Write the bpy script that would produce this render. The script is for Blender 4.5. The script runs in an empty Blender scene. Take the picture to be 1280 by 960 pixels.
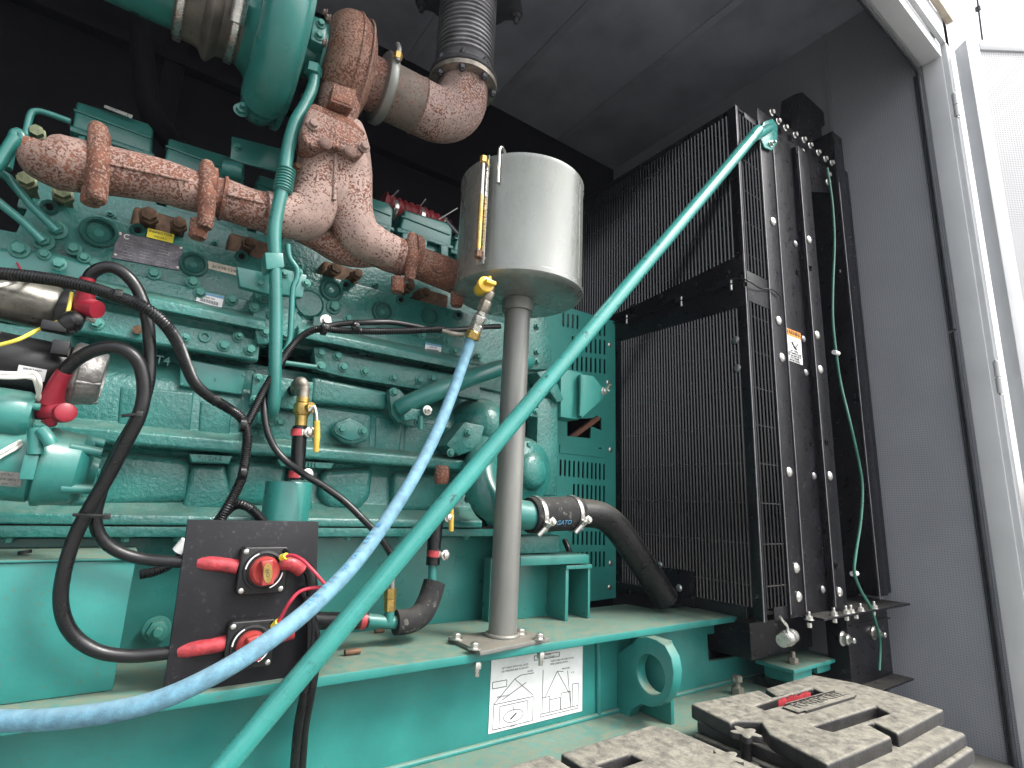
import bpy, bmesh, math, random
from mathutils import Vector, Matrix
from mathutils.geometry import tessellate_polygon
random.seed(7)
FLARE_VEIL = 0.003
R = math.radians
sc = bpy.context.scene
col = sc.collection

# ------------------------------------------------------------------ camera
F = 677.0                                   # focal length in pixels of the 1280 wide photograph
ax = Vector((980, 188, F)).normalized()     # world X seen in camera axes (right, down, forward)
ay = Vector((-492, 128, F)).normalized()
ay = (ay - ax * ax.dot(ay)).normalized()
az = ax.cross(ay)
cam_d = bpy.data.cameras.new('camera'); cam = bpy.data.objects.new('camera', cam_d); col.objects.link(cam)
cam_d.sensor_width = 36.0; cam_d.lens = F / 1280 * 36; cam_d.clip_start = 0.02; cam_d.clip_end = 500
right = Vector((ax[0], ay[0], az[0])); up = -Vector((ax[1], ay[1], az[1])); back = -Vector((ax[2], ay[2], az[2]))
cam.matrix_world = Matrix(((right[0], up[0], back[0], 0), (right[1], up[1], back[1], 0), (right[2], up[2], back[2], 0), (0, 0, 0, 1)))
sc.camera = cam

# ------------------------------------------------------------------ light
world = bpy.data.worlds.new('World'); sc.world = world; world.use_nodes = True
wn = world.node_tree.nodes; wl = world.node_tree.links
sky = wn.new('ShaderNodeTexSky'); sky.sky_type = 'NISHITA'; sky.sun_disc = False
SUN_EL, SUN_AZ = R(50), R(142)
sky.sun_elevation = SUN_EL; sky.sun_rotation = SUN_AZ; sky.air_density = 1.4; sky.dust_density = 4.0; sky.ozone_density = 1.0
hsv = wn.new('ShaderNodeHueSaturation'); hsv.inputs['Saturation'].default_value = 0.22
wl.new(sky.outputs[0], hsv.inputs['Color']); bgn = wn['Background']; wl.new(hsv.outputs[0], bgn.inputs['Color'])
bgn.inputs['Strength'].default_value = 0.15
sun_d = bpy.data.lights.new('sun', 'SUN'); sun = bpy.data.objects.new('sun', sun_d); col.objects.link(sun)
sun_d.energy = 1.2; sun_d.angle = R(14); sun_d.color = (1.0, 0.96, 0.9)
sd = Vector((math.sin(SUN_AZ) * math.cos(SUN_EL), math.cos(SUN_AZ) * math.cos(SUN_EL), math.sin(SUN_EL)))
sun.rotation_euler = (-sd).to_track_quat('-Z', 'Y').to_euler(); sun.location = (0, -4, 6)
vs = sc.view_settings; vs.view_transform = 'Standard'; vs.look = 'None'; vs.gamma = 1.0; vs.use_curve_mapping = False
vs.exposure = 1.45

# ------------------------------------------------------------------ measuring helpers: a pixel of the photograph on a plane of the place
def ray(px, py):
    d = Vector((px - 640, py - 480, F)) / F
    return Vector((d.dot(ax), d.dot(ay), d.dot(az)))
def PY(px, py, v): r = ray(px, py); return r * (v / r.y)
def PX(px, py, v): r = ray(px, py); return r * (v / r.x)
def PZ(px, py, v): r = ray(px, py); return r * (v / r.z)
def PD(px, py, d): return ray(px, py) * d
def zat(px, py, y): return PY(px, py, y).z

# ------------------------------------------------------------------ materials
def mat(name, color, rough=0.5, metal=0.0, vary=0.12, vscale=12.0, bump=0.0, bscale=300.0, dust=0.0, dustcol=(0.30, 0.28, 0.22), speck=0.0, speckcol=(0.02, 0.02, 0.02), speckscale=90.0, alldust=0.0, coat=0.0, stretch=None, spec=0.5):
    m = bpy.data.materials.new(name); m.use_nodes = True
    N = m.node_tree.nodes; L = m.node_tree.links; b = N['Principled BSDF']
    tc = N.new('ShaderNodeTexCoord'); vec = tc.outputs['Object']
    if stretch:
        mp = N.new('ShaderNodeMapping'); mp.inputs['Scale'].default_value = stretch; L.new(vec, mp.inputs['Vector']); vec = mp.outputs[0]
    def noise(scale, detail=4, rough_=0.6):
        n = N.new('ShaderNodeTexNoise'); n.inputs['Scale'].default_value = scale; n.inputs['Detail'].default_value = detail; n.inputs['Roughness'].default_value = rough_
        L.new(vec, n.inputs['Vector']); return n.outputs['Fac']
    def ramp(src, a, c):
        r = N.new('ShaderNodeMapRange'); r.inputs[1].default_value = a; r.inputs[2].default_value = c; L.new(src, r.inputs[0]); return r.outputs[0]
    def mix(fac, A, B, blend='MIX'):
        x = N.new('ShaderNodeMix'); x.data_type = 'RGBA'; x.blend_type = blend
        if isinstance(fac, float): x.inputs[0].default_value = fac
        else: L.new(fac, x.inputs[0])
        for s, v in ((x.inputs[6], A), (x.inputs[7], B)):
            if isinstance(v, tuple): s.default_value = (*v, 1)
            else: L.new(v, s)
        return x.outputs[2]
    def mul(a, c):
        x = N.new('ShaderNodeMath'); x.operation = 'MULTIPLY'; x.use_clamp = True
        for s, v in ((x.inputs[0], a), (x.inputs[1], c)):
            if isinstance(v, (int, float)): s.default_value = v
            else: L.new(v, s)
        return x.outputs[0]
    n1 = noise(vscale)
    d = tuple(c * (1 - vary * 1.6) for c in color); e = tuple(min(1, c * (1 + vary)) for c in color)
    c = mix(ramp(n1, 0.3, 0.7), d, e)
    if speck: c = mix(mul(ramp(noise(speckscale, 3), 0.60, 0.66), mul(ramp(noise(speckscale * 0.12, 2), 0.4, 0.62), speck)), c, speckcol)
    rsrc = ramp(noise(vscale * 2.5), 0.2, 0.8)
    rr = N.new('ShaderNodeMapRange'); L.new(rsrc, rr.inputs[0]); rr.inputs[3].default_value = max(0.03, rough - 0.09); rr.inputs[4].default_value = min(1, rough + 0.12)
    rough_o = rr.outputs[0]
    if dust or alldust:
        g = N.new('ShaderNodeNewGeometry'); s = N.new('ShaderNodeSeparateXYZ'); L.new(g.outputs['Normal'], s.inputs[0])
        upf = ramp(s.outputs[2], 0.35, 0.9)
        f = mul(mul(upf, dust), ramp(noise(48, 8, 0.75), 0.25, 0.60))
        if alldust:
            ad = N.new('ShaderNodeMath'); ad.operation = 'ADD'; ad.use_clamp = True
            L.new(f, ad.inputs[0]); L.new(mul(ramp(noise(17, 6, 0.75), 0.38, 0.75), alldust), ad.inputs[1]); f = ad.outputs[0]
        c = mix(f, c, dustcol)
        rm = N.new('ShaderNodeMix'); L.new(f, rm.inputs[0]); L.new(rough_o, rm.inputs[2]); rm.inputs[3].default_value = 0.9; rough_o = rm.outputs[0]
    L.new(c, b.inputs['Base Color']); L.new(rough_o, b.inputs['Roughness'])
    b.inputs['Metallic'].default_value = metal; b.inputs['Specular IOR Level'].default_value = spec
    if coat: b.inputs['Coat Weight'].default_value = coat; b.inputs['Coat Roughness'].default_value = 0.15
    if bump:
        bp = N.new('ShaderNodeBump'); bp.inputs['Strength'].default_value = bump; bp.inputs['Distance'].default_value = 0.002
        L.new(noise(bscale, 3), bp.inputs['Height']); L.new(bp.outputs[0], b.inputs['Normal'])
    m.diffuse_color = (*color, 1)
    return m

def rust_mat(name, pale, bias):
    """flaking pink-grey heat paint over red rust; bias shifts towards rust"""
    m = bpy.data.materials.new(name); m.use_nodes = True
    N = m.node_tree.nodes; L = m.node_tree.links; b = N['Principled BSDF']
    tc = N.new('ShaderNodeTexCoord')
    def noise(scale, detail=5, r=0.62):
        n = N.new('ShaderNodeTexNoise'); n.inputs['Scale'].default_value = scale; n.inputs['Detail'].default_value = detail; n.inputs['Roughness'].default_value = r
        L.new(tc.outputs['Object'], n.inputs['Vector']); return n.outputs['Fac']
    def op(o, a, c, clamp=False):
        x = N.new('ShaderNodeMath'); x.operation = o; x.use_clamp = clamp
        for s, v in ((x.inputs[0], a), (x.inputs[1], c)):
            if isinstance(v, (int, float)): s.default_value = v
            else: L.new(v, s)
        return x.outputs[0]
    big = noise(9, 2); fine = noise(230, 4, 0.6)
    v = op('ADD', op('MULTIPLY', op('SUBTRACT', big, 0.5), 0.42), fine)
    thr = op('ADD', op('MULTIPLY', op('SUBTRACT', v, 0.56 - bias), 16.0), 0.0, True)
    def mix(fac, A, B):
        x = N.new('ShaderNodeMix'); x.data_type = 'RGBA'; L.new(fac, x.inputs[0])
        for s, w in ((x.inputs[6], A), (x.inputs[7], B)):
            if isinstance(w, tuple): s.default_value = (*w, 1)
            else: L.new(w, s)
        return x.outputs[2]
    mr = N.new('ShaderNodeMapRange'); mr.inputs[1].default_value = 0.35; mr.inputs[2].default_value = 0.65; L.new(noise(40), mr.inputs[0])
    rustc = mix(mr.outputs[0], (0.075, 0.028, 0.018), (0.20, 0.070, 0.038))
    mr2 = N.new('ShaderNodeMapRange'); mr2.inputs[1].default_value = 0.35; mr2.inputs[2].default_value = 0.65; L.new(noise(14), mr2.inputs[0])
    palec = mix(mr2.outputs[0], tuple(c * 0.62 for c in pale), pale)
    L.new(mix(thr, palec, rustc), b.inputs['Base Color'])
    b.inputs['Roughness'].default_value = 0.78
    bp = N.new('ShaderNodeBump'); bp.inputs['Strength'].default_value = 0.7; bp.inputs['Distance'].default_value = 0.0015; bp.invert = True
    L.new(thr, bp.inputs['Height'])
    bp2 = N.new('ShaderNodeBump'); bp2.inputs['Strength'].default_value = 0.4; bp2.inputs['Distance'].default_value = 0.001
    L.new(noise(420, 2), bp2.inputs['Height']); L.new(bp.outputs[0], bp2.inputs['Normal']); L.new(bp2.outputs[0], b.inputs['Normal'])
    return m

def perf_mat(name, color, hole, axes, pitch, rough=0.5, size=0.35, vary=0.08):
    """sheet punched with a staggered field of small holes (object coordinates, metres)"""
    m = bpy.data.materials.new(name); m.use_nodes = True
    N = m.node_tree.nodes; L = m.node_tree.links; b = N['Principled BSDF']
    tc = N.new('ShaderNodeTexCoord'); s = N.new('ShaderNodeSeparateXYZ'); L.new(tc.outputs['Object'], s.inputs[0])
    def op(o, a, c, clamp=False):
        x = N.new('ShaderNodeMath'); x.operation = o; x.use_clamp = clamp
        for q, v in ((x.inputs[0], a), (x.inputs[1], c)):
            if isinstance(v, (int, float)): q.default_value = v
            else: L.new(v, q)
        return x.outputs[0]
    u, v = s.outputs[axes[0]], s.outputs[axes[1]]
    k = math.pi / pitch
    a = op('COSINE', op('MULTIPLY', op('ADD', u, v), k), 0.0); c = op('COSINE', op('MULTIPLY', op('SUBTRACT', u, v), k), 0.0)
    h = op('MULTIPLY', op('SUBTRACT', op('MULTIPLY', a, c), 1 - size - 0.15), 6.0, True)
    n = N.new('ShaderNodeTexNoise'); n.inputs['Scale'].default_value = 6; n.inputs['Detail'].default_value = 6; L.new(tc.outputs['Object'], n.inputs['Vector'])
    mx = N.new('ShaderNodeMix'); mx.data_type = 'RGBA'; L.new(n.outputs['Fac'], mx.inputs[0])
    mx.inputs[6].default_value = (*[c_ * (1 - vary * 2) for c_ in color], 1); mx.inputs[7].default_value = (*[min(1, c_ * (1 + vary * 2)) for c_ in color], 1)
    m2 = N.new('ShaderNodeMix'); m2.data_type = 'RGBA'; L.new(h, m2.inputs[0]); L.new(mx.outputs[2], m2.inputs[6]); m2.inputs[7].default_value = (*hole, 1)
    L.new(m2.outputs[2], b.inputs['Base Color']); b.inputs['Roughness'].default_value = rough
    bp = N.new('ShaderNodeBump'); bp.inputs['Strength'].default_value = 0.35; bp.inputs['Distance'].default_value = 0.001; bp.invert = True
    L.new(h, bp.inputs['Height']); L.new(bp.outputs[0], b.inputs['Normal'])
    return m

DG = (0.27, 0.26, 0.20)
GREEN = (0.021, 0.148, 0.130)
M = {
 'cast': mat('cast_green', GREEN, 0.27, 0, 0.20, 9, 1.0, 115, 0.30, DG, speck=0.5, speckcol=(0.008, 0.06, 0.05), speckscale=70, coat=0.18),
 'paint': mat('smooth_green', (0.024, 0.166, 0.147), 0.30, 0, 0.14, 8, 0.10, 160, 0.35, DG, coat=0.2),
 'skid': mat('skid_green', (0.024, 0.195, 0.176), 0.36, 0, 0.14, 7, 0.10, 120, 1.0, (0.155, 0.18, 0.13), speck=0.6, speckcol=(0.10, 0.12, 0.09), speckscale=160),
 'pipe': mat('pipe_green', (0.036, 0.262, 0.236), 0.26, 0, 0.10, 10, 0.05, 150, 0.15, DG, speck=0.8, speckcol=(0.01, 0.02, 0.02), speckscale=38, coat=0.4),
 'guardgreen': mat('guard_green', (0.034, 0.235, 0.205), 0.40, 0, 0.08, 7, 0.05, 160, 0.3, DG),
 'boltgreen': mat('bolt_green', (0.045, 0.235, 0.20), 0.32, 0, 0.35, 70, 0.3, 300, 0.35, (0.25, 0.27, 0.2), speck=0.5, speckcol=(0.3, 0.3, 0.25), speckscale=200),
 'boltworn': mat('bolt_worn', (0.16, 0.18, 0.10), 0.42, 0.4, 0.35, 90, 0.3, 300),
 'pale': rust_mat('manifold_pale', (0.42, 0.295, 0.255), 0.015),
 'mid': rust_mat('manifold_mid', (0.34, 0.225, 0.19), 0.06),
 'rust': rust_mat('manifold_rust', (0.33, 0.19, 0.14), 0.11),
 'elbow': rust_mat('elbow_rust', (0.20, 0.165, 0.14), -0.02),
 'elbowpale': rust_mat('elbow_pale', (0.40, 0.29, 0.26), 0.03),
 'brownbolt': mat('brown_bolt', (0.14, 0.075, 0.04), 0.6, 0.2, 0.4, 80, 0.4, 300),
 'tank': mat('tank_grey', (0.235, 0.245, 0.23), 0.27, 0.45, 0.09, 9, 0.03, 200, 0.2, (0.4, 0.38, 0.3), speck=0.35, speckcol=(0.2, 0.17, 0.12), speckscale=60, coat=0.3, stretch=(1, 1, 0.35)),
 'post': mat('post_grey', (0.215, 0.218, 0.205), 0.38, 0.4, 0.12, 14, 0.12, 260, 0.5, (0.3, 0.25, 0.17), stretch=(1, 1, 0.3)),
 'steel': mat('zinc_steel', (0.62, 0.61, 0.58), 0.28, 0.9, 0.15, 60, 0.1, 300),
 'dirtysteel': mat('dirty_steel', (0.30, 0.27, 0.23), 0.45, 0.75, 0.3, 50, 0.3, 200, 0.3, DG),
 'alu': mat('cast_aluminium', (0.33, 0.32, 0.31), 0.42, 0.7, 0.4, 40, 0.9, 160),
 'solenoid': mat('solenoid_steel', (0.17, 0.165, 0.145), 0.30, 0.8, 0.4, 22, 0.1, 200, 0.3, DG),
 'brass': mat('brass', (0.52, 0.36, 0.12), 0.30, 0.85, 0.2, 60, 0.1, 300),
 'yellow': mat('yellow_plastic', (0.78, 0.47, 0.03), 0.35, 0, 0.1, 60, coat=0.2),
 'lever': mat('yellow_lever', (0.62, 0.40, 0.06), 0.4, 0, 0.15, 60),
 'bluehose': mat('blue_hose', (0.125, 0.275, 0.37), 0.6, 0, 0.22, 70, 0.35, 700, 0.45, (0.26, 0.34, 0.38), speck=0.55, speckcol=(0.06, 0.13, 0.24), speckscale=210),
 'black': mat('black_rubber', (0.006, 0.006, 0.007), 0.30, 0, 0.3, 30, 0.1, 300, 0.18, (0.07, 0.07, 0.065)),
 'loom': mat('black_loom', (0.005, 0.005, 0.006), 0.30, 0, 0.3, 30, 0.0, 300, 0.1, (0.1, 0.1, 0.09)),
 'foam': mat('black_foam', (0.010, 0.010, 0.011), 0.8, 0, 0.3, 40, 0.5, 600, 0.3, (0.16, 0.15, 0.13), speck=0.5, speckcol=(0.2, 0.19, 0.17), speckscale=60),
 'blackhose': mat('black_pipe_paint', (0.006, 0.006, 0.007), 0.30, 0, 0.3, 20, 0.6, 300, 0.7, (0.11, 0.10, 0.08)),
 'blackmetal': mat('black_metal', (0.0055, 0.0052, 0.0075), 0.30, 0, 0.25, 14, 0.05, 200, 0.45, (0.10, 0.095, 0.08), speck=0.6, speckcol=(0.08, 0.08, 0.08), speckscale=120, spec=0.22),
 'blackwire': mat('black_guard_wire', (0.006, 0.006, 0.008), 0.16, 0, 0.25, 14, dust=0.4, dustcol=(0.13, 0.12, 0.11), spec=0.7),
 'core': mat('radiator_core', (0.010, 0.009, 0.011), 0.5, 0.0, 0.8, 9, 0.6, 260, stretch=(1, 1, 0.08), spec=0.2),
 'platemat': mat('black_phenolic', (0.012, 0.012, 0.015), 0.42, 0, 0.12, 20, 0.03, 300, speck=0.4, speckcol=(0.09, 0.09, 0.095), speckscale=160, spec=0.3),
 'switch': mat('switch_black', (0.007, 0.007, 0.008), 0.36, 0, 0.2, 40, 0.1, 300, 0.2, (0.06, 0.06, 0.06)),
 'red': mat('red_plastic', (0.40, 0.05, 0.045), 0.35, 0, 0.12, 50, coat=0.2),
 'boot': mat('red_rubber_boot', (0.27, 0.014, 0.030), 0.38, 0, 0.15, 30, 0.1, 200, 0.2, (0.4, 0.2, 0.2)),
 'tape': mat('red_tape', (0.40, 0.045, 0.055), 0.33, 0, 0.3, 60, 0.7, 90),
 'whitew': mat('white_wire', (0.70, 0.68, 0.62), 0.45, 0, 0.1, 40),
 'yelloww': mat('yellow_wire', (0.75, 0.62, 0.08), 0.4, 0, 0.1, 40),
 'redw': mat('red_wire', (0.48, 0.03, 0.06), 0.4, 0, 0.1, 40),
 'greenw': mat('green_tube', (0.02, 0.14, 0.095), 0.3, 0, 0.15, 20, coat=0.4),
 'label': mat('white_label', (0.78, 0.78, 0.78), 0.4, 0, 0.06, 30),
 'labelblue': mat('label_blue', (0.10, 0.30, 0.50), 0.4, 0, 0.05, 30),
 'ink': mat('ink', (0.03, 0.03, 0.035), 0.5, 0, 0.1, 30),
 'orange': mat('label_orange', (0.80, 0.30, 0.03), 0.4, 0, 0.05, 30),
 'stickeryellow': mat('sticker_yellow', (0.85, 0.70, 0.05), 0.4, 0, 0.06, 30),
 'nameplate': mat('nameplate', (0.13, 0.12, 0.14), 0.38, 0.5, 0.35, 45, 0.2, 300, speck=0.8, speckcol=(0.42, 0.40, 0.40), speckscale=260),
 'serial': mat('serial_strip', (0.62, 0.55, 0.45), 0.6, 0, 0.25, 60, speck=0.8, speckcol=(0.2, 0.12, 0.08), speckscale=160),
 'boxplastic': mat('battery_box_plastic', (0.012, 0.011, 0.014), 0.42, 0, 0.2, 20, 0.5, 260, 0.95, (0.275, 0.258, 0.212), speck=0.9, speckcol=(0.03, 0.03, 0.03), speckscale=420, alldust=0.10),
 'walldark': mat('wall_dark', (0.007, 0.007, 0.009), 0.7, 0, 0.22, 4, 0.05, 200, spec=0.12),
 'ceil': mat('ceiling_grey', (0.34, 0.35, 0.41), 0.5, 0, 0.2, 2.5, 0.1, 200),
 'seam': mat('seam_edge', (0.30, 0.30, 0.34), 0.4, 0.2),
 'frame': mat('enclosure_paint', (0.56, 0.57, 0.585), 0.42, 0, 0.05, 5, 0.06, 140),
 'trim': mat('beige_trim', (0.50, 0.43, 0.34), 0.5, 0, 0.15, 20),
 'seal': mat('seal_rubber', (0.03, 0.033, 0.04), 0.35, 0, 0.2, 30),
 'floor': mat('floor_steel', (0.17, 0.165, 0.15), 0.6, 0.1, 0.3, 9, 0.2, 120, 0.4, DG),
 'ground': mat('ground_concrete', (0.22, 0.215, 0.20), 0.9, 0, 0.15, 1.2, 0.3, 40),
 'ductgrey': mat('silicone_grey', (0.12, 0.105, 0.088), 0.40, 0.15, 0.40, 13, 0.3, 150, 0, speck=0.6, speckcol=(0.06, 0.05, 0.04), speckscale=50),
 'bellows': mat('bellows_steel', (0.24, 0.235, 0.25), 0.36, 0.7, 0.25, 20, 0.1, 200),
 'darkflange': mat('dark_flange', (0.065, 0.065, 0.075), 0.5, 0.4, 0.25, 20, 0.2, 200),
 'redhose': mat('red_silicone', (0.22, 0.015, 0.02), 0.4, 0, 0.25, 30),
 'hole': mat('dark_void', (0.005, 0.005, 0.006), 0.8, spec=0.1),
 'rustbar': mat('rusty_bar', (0.16, 0.07, 0.045), 0.7, 0.2, 0.35, 40, 0.3, 200),
 'perf': perf_mat('perforated_dark', (0.285, 0.295, 0.325), (0.16, 0.165, 0.185), (1, 2), 0.0075, 0.42),
 'perfdoor': perf_mat('perforated_white', (0.42, 0.42, 0.435), (0.13, 0.12, 0.14), (0, 2), 0.0085, 0.45, 0.30),
}

# ------------------------------------------------------------------ builders
def thing(name, label, cat, loc=(0, 0, 0), group=None):
    o = bpy.data.objects.new(name, None); o.empty_display_size = 0.02; col.objects.link(o); o.location = loc
    o['label'] = label; o['category'] = cat
    if group: o['group'] = group
    return o
def tag(o, label, cat, group=None):
    o['label'] = label; o['category'] = cat
    if group: o['group'] = group
    return o
def wloc(o):
    v = Vector(o.location)
    while o.parent: o = o.parent; v += Vector(o.location)
    return v
def link(name, me, loc, parent=None, rot=None):
    o = bpy.data.objects.new(name, me); col.objects.link(o)
    if parent: o.parent = parent; o.location = Vector(loc) - wloc(parent)
    else: o.location = loc
    if rot: o.rotation_euler = rot
    return o
def finish(me, smooth=38):
    if smooth:
        for p in me.polygons: p.use_smooth = True
        me.set_sharp_from_angle(angle=R(smooth))
class MB:
    def __init__(s): s.v = []; s.f = []
    def add(s, v, f):
        k = len(s.v); s.v += [Vector(p) for p in v]; s.f += [tuple(i + k for i in q) for q in f]; return s
    def box(s, a, b):
        x0, x1 = sorted((a[0], b[0])); y0, y1 = sorted((a[1], b[1])); z0, z1 = sorted((a[2], b[2]))
        return s.add([(x0,y0,z0),(x1,y0,z0),(x1,y1,z0),(x0,y1,z0),(x0,y0,z1),(x1,y0,z1),(x1,y1,z1),(x0,y1,z1)],
                     [(0,3,2,1),(4,5,6,7),(0,1,5,4),(1,2,6,5),(2,3,7,6),(3,0,4,7)])
    def prism(s, pts, d, holes=()):
        """coplanar outline pts (3-D), pushed along vector d, with real holes"""
        d = Vector(d); loops = [[Vector(p) for p in pts]] + [[Vector(p) for p in h] for h in holes]
        flat = [p for l in loops for p in l]; n = len(flat)
        tris = tessellate_polygon(loops)
        nrm = Vector((0, 0, 0)); t = max(tris, key=lambda t: (flat[t[1]]-flat[t[0]]).cross(flat[t[2]]-flat[t[0]]).length)
        f = []
        for t in tris:
            nn = (flat[t[1]]-flat[t[0]]).cross(flat[t[2]]-flat[t[0]])
            q = t if nn.dot(d) < 0 else (t[0], t[2], t[1])
            f.append(tuple(q)); f.append((q[2]+n, q[1]+n, q[0]+n))
        if len(loops) == 1: f = []
        k = 0
        if len(loops) == 1:
            m = len(loops[0]); f = [tuple(range(m)), tuple(range(2*m-1, m-1, -1))]
        for l in loops:
            m = len(l)
            for i in range(m): f.append((k+i, k+(i+1) % m, k+(i+1) % m+n, k+i+n))
            k += m
        return s.add(flat + [p + d for p in flat], f)
    def tube(s, pts, r, sides=12, cap=True, rings=None, smooth=True, res=6):
        pts = [Vector(p) for p in pts]
        rs = list(r) if isinstance(r, (list, tuple)) else [r] * len(pts)
        if smooth and len(pts) > 2:
            P, Q = [], []
            for i in range(len(pts) - 1):
                p0 = pts[max(i-1, 0)]; p1 = pts[i]; p2 = pts[i+1]; p3 = pts[min(i+2, len(pts)-1)]
                for j in range(res):
                    t = j / res
                    P.append(0.5*((2*p1)+(p2-p0)*t+(2*p0-5*p1+4*p2-p3)*t*t+(3*p1-p0-3*p2+p3)*t**3)); Q.append(rs[i]+(rs[i+1]-rs[i])*t)
            P.append(pts[-1]); Q.append(rs[-1]); pts, rs = P, Q
        if rings:                                   # corrugation: (pitch, depth)
            pitch, dep = rings; L = [0]
            for i in range(1, len(pts)): L.append(L[-1] + (pts[i]-pts[i-1]).length)
            n = max(4, int(L[-1] / pitch * 4)); P, Q = [], []; j = 0
            for i in range(n + 1):
                u = L[-1] * i / n
                while j < len(L) - 2 and L[j+1] < u: j += 1
                t = (u - L[j]) / max(1e-9, L[j+1]-L[j])
                P.append(pts[j].lerp(pts[j+1], t)); Q.append(rs[j]*(1-t)+rs[j+1]*t + (dep if i % 4 in (0, 1) else -dep))
            pts, rs = P, Q
        n = len(pts); T = [(pts[min(i+1, n-1)] - pts[max(i-1, 0)]).normalized() for i in range(n)]
        a = T[0].orthogonal().normalized(); V = []; Fc = []
        for i in range(n):
            a = (a - T[i] * a.dot(T[i]))
            if a.length < 1e-6: a = T[i].orthogonal()
            a.normalize(); b = T[i].cross(a)
            for k in range(sides):
                w = 2*math.pi*k/sides; V.append(pts[i] + (a*math.cos(w)+b*math.sin(w))*rs[i])
        for i in range(n-1):
            for k in range(sides):
                k2 = (k+1) % sides; Fc.append((i*sides+k, i*sides+k2, (i+1)*sides+k2, (i+1)*sides+k))
        if cap: Fc += [tuple(range(sides-1, -1, -1)), tuple((n-1)*sides+k for k in range(sides))]
        return s.add(V, Fc)
    def lathe(s, o, axis, prof, sides=32):
        """profile [(distance along axis, radius)]"""
        o = Vector(o); axis = Vector(axis).normalized(); a = axis.orthogonal().normalized(); b = axis.cross(a); V = []; Fc = []
        for (t, r) in prof:
            for k in range(sides):
                w = 2*math.pi*k/sides; V.append(o + axis*t + (a*math.cos(w)+b*math.sin(w))*max(r, 1e-5))
        for i in range(len(prof)-1):
            for k in range(sides):
                k2 = (k+1) % sides; Fc.append((i*sides+k, i*sides+k2, (i+1)*sides+k2, (i+1)*sides+k))
        Fc += [tuple(range(sides-1, -1, -1)), tuple((len(prof)-1)*sides+k for k in range(sides))]
        return s.add(V, Fc)
    def mesh(s, name, m, bevel=0, seg=2, smooth=38, origin=None):
        c = Vector(origin) if origin is not None else sum(s.v, Vector()) / len(s.v)
        me = bpy.data.meshes.new(name); me.from_pydata([p - c for p in s.v], [], s.f); me.materials.append(M[m] if isinstance(m, str) else m)
        bm = bmesh.new(); bm.from_mesh(me)
        bmesh.ops.recalc_face_normals(bm, faces=bm.faces)
        if bevel:
            es = [e for e in bm.edges if len(e.link_faces) == 2 and e.calc_face_angle(0) > R(28)]
            bmesh.ops.bevel(bm, geom=es, offset=bevel, segments=seg, affect='EDGES', clamp_overlap=True, profile=0.6)
        bm.to_mesh(me); bm.free(); finish(me, smooth)
        return me, c
    def obj(s, name, m, parent=None, bevel=0, seg=2, smooth=38):
        me, c = s.mesh(name, m, bevel, seg, smooth); return link(name, me, c, parent)

def struct(o): o['kind'] = 'structure'; return o
def stuff(o): o['kind'] = 'stuff'; return o
def box(name, a, b, m, parent=None, bevel=0.002): return MB().box(a, b).obj(name, m, parent, bevel)
def plateY(name, pix, y, t, m, parent=None, bevel=0.0015, holes=()):
    """outline given in photo pixels on the plane Y=y, pushed back by t"""
    return MB().prism([PY(*p, y) for p in pix], (0, t, 0), [[PY(*p, y) for p in h] for h in holes]).obj(name, m, parent, bevel)
def ringpts(c, u, v, r, n=20, r2=None):
    return [Vector(c) + Vector(u)*r*math.cos(2*math.pi*k/n) + Vector(v)*(r2 or r)*math.sin(2*math.pi*k/n) for k in range(n)]
def tube(name, pts, r, m, parent=None, **k):
    return MB().tube(pts, r, **k).obj(name, m, parent, smooth=50)
def lathe(name, o, axis, prof, m, parent=None, sides=32): return MB().lathe(o, axis, prof, sides).obj(name, m, parent)

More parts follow.
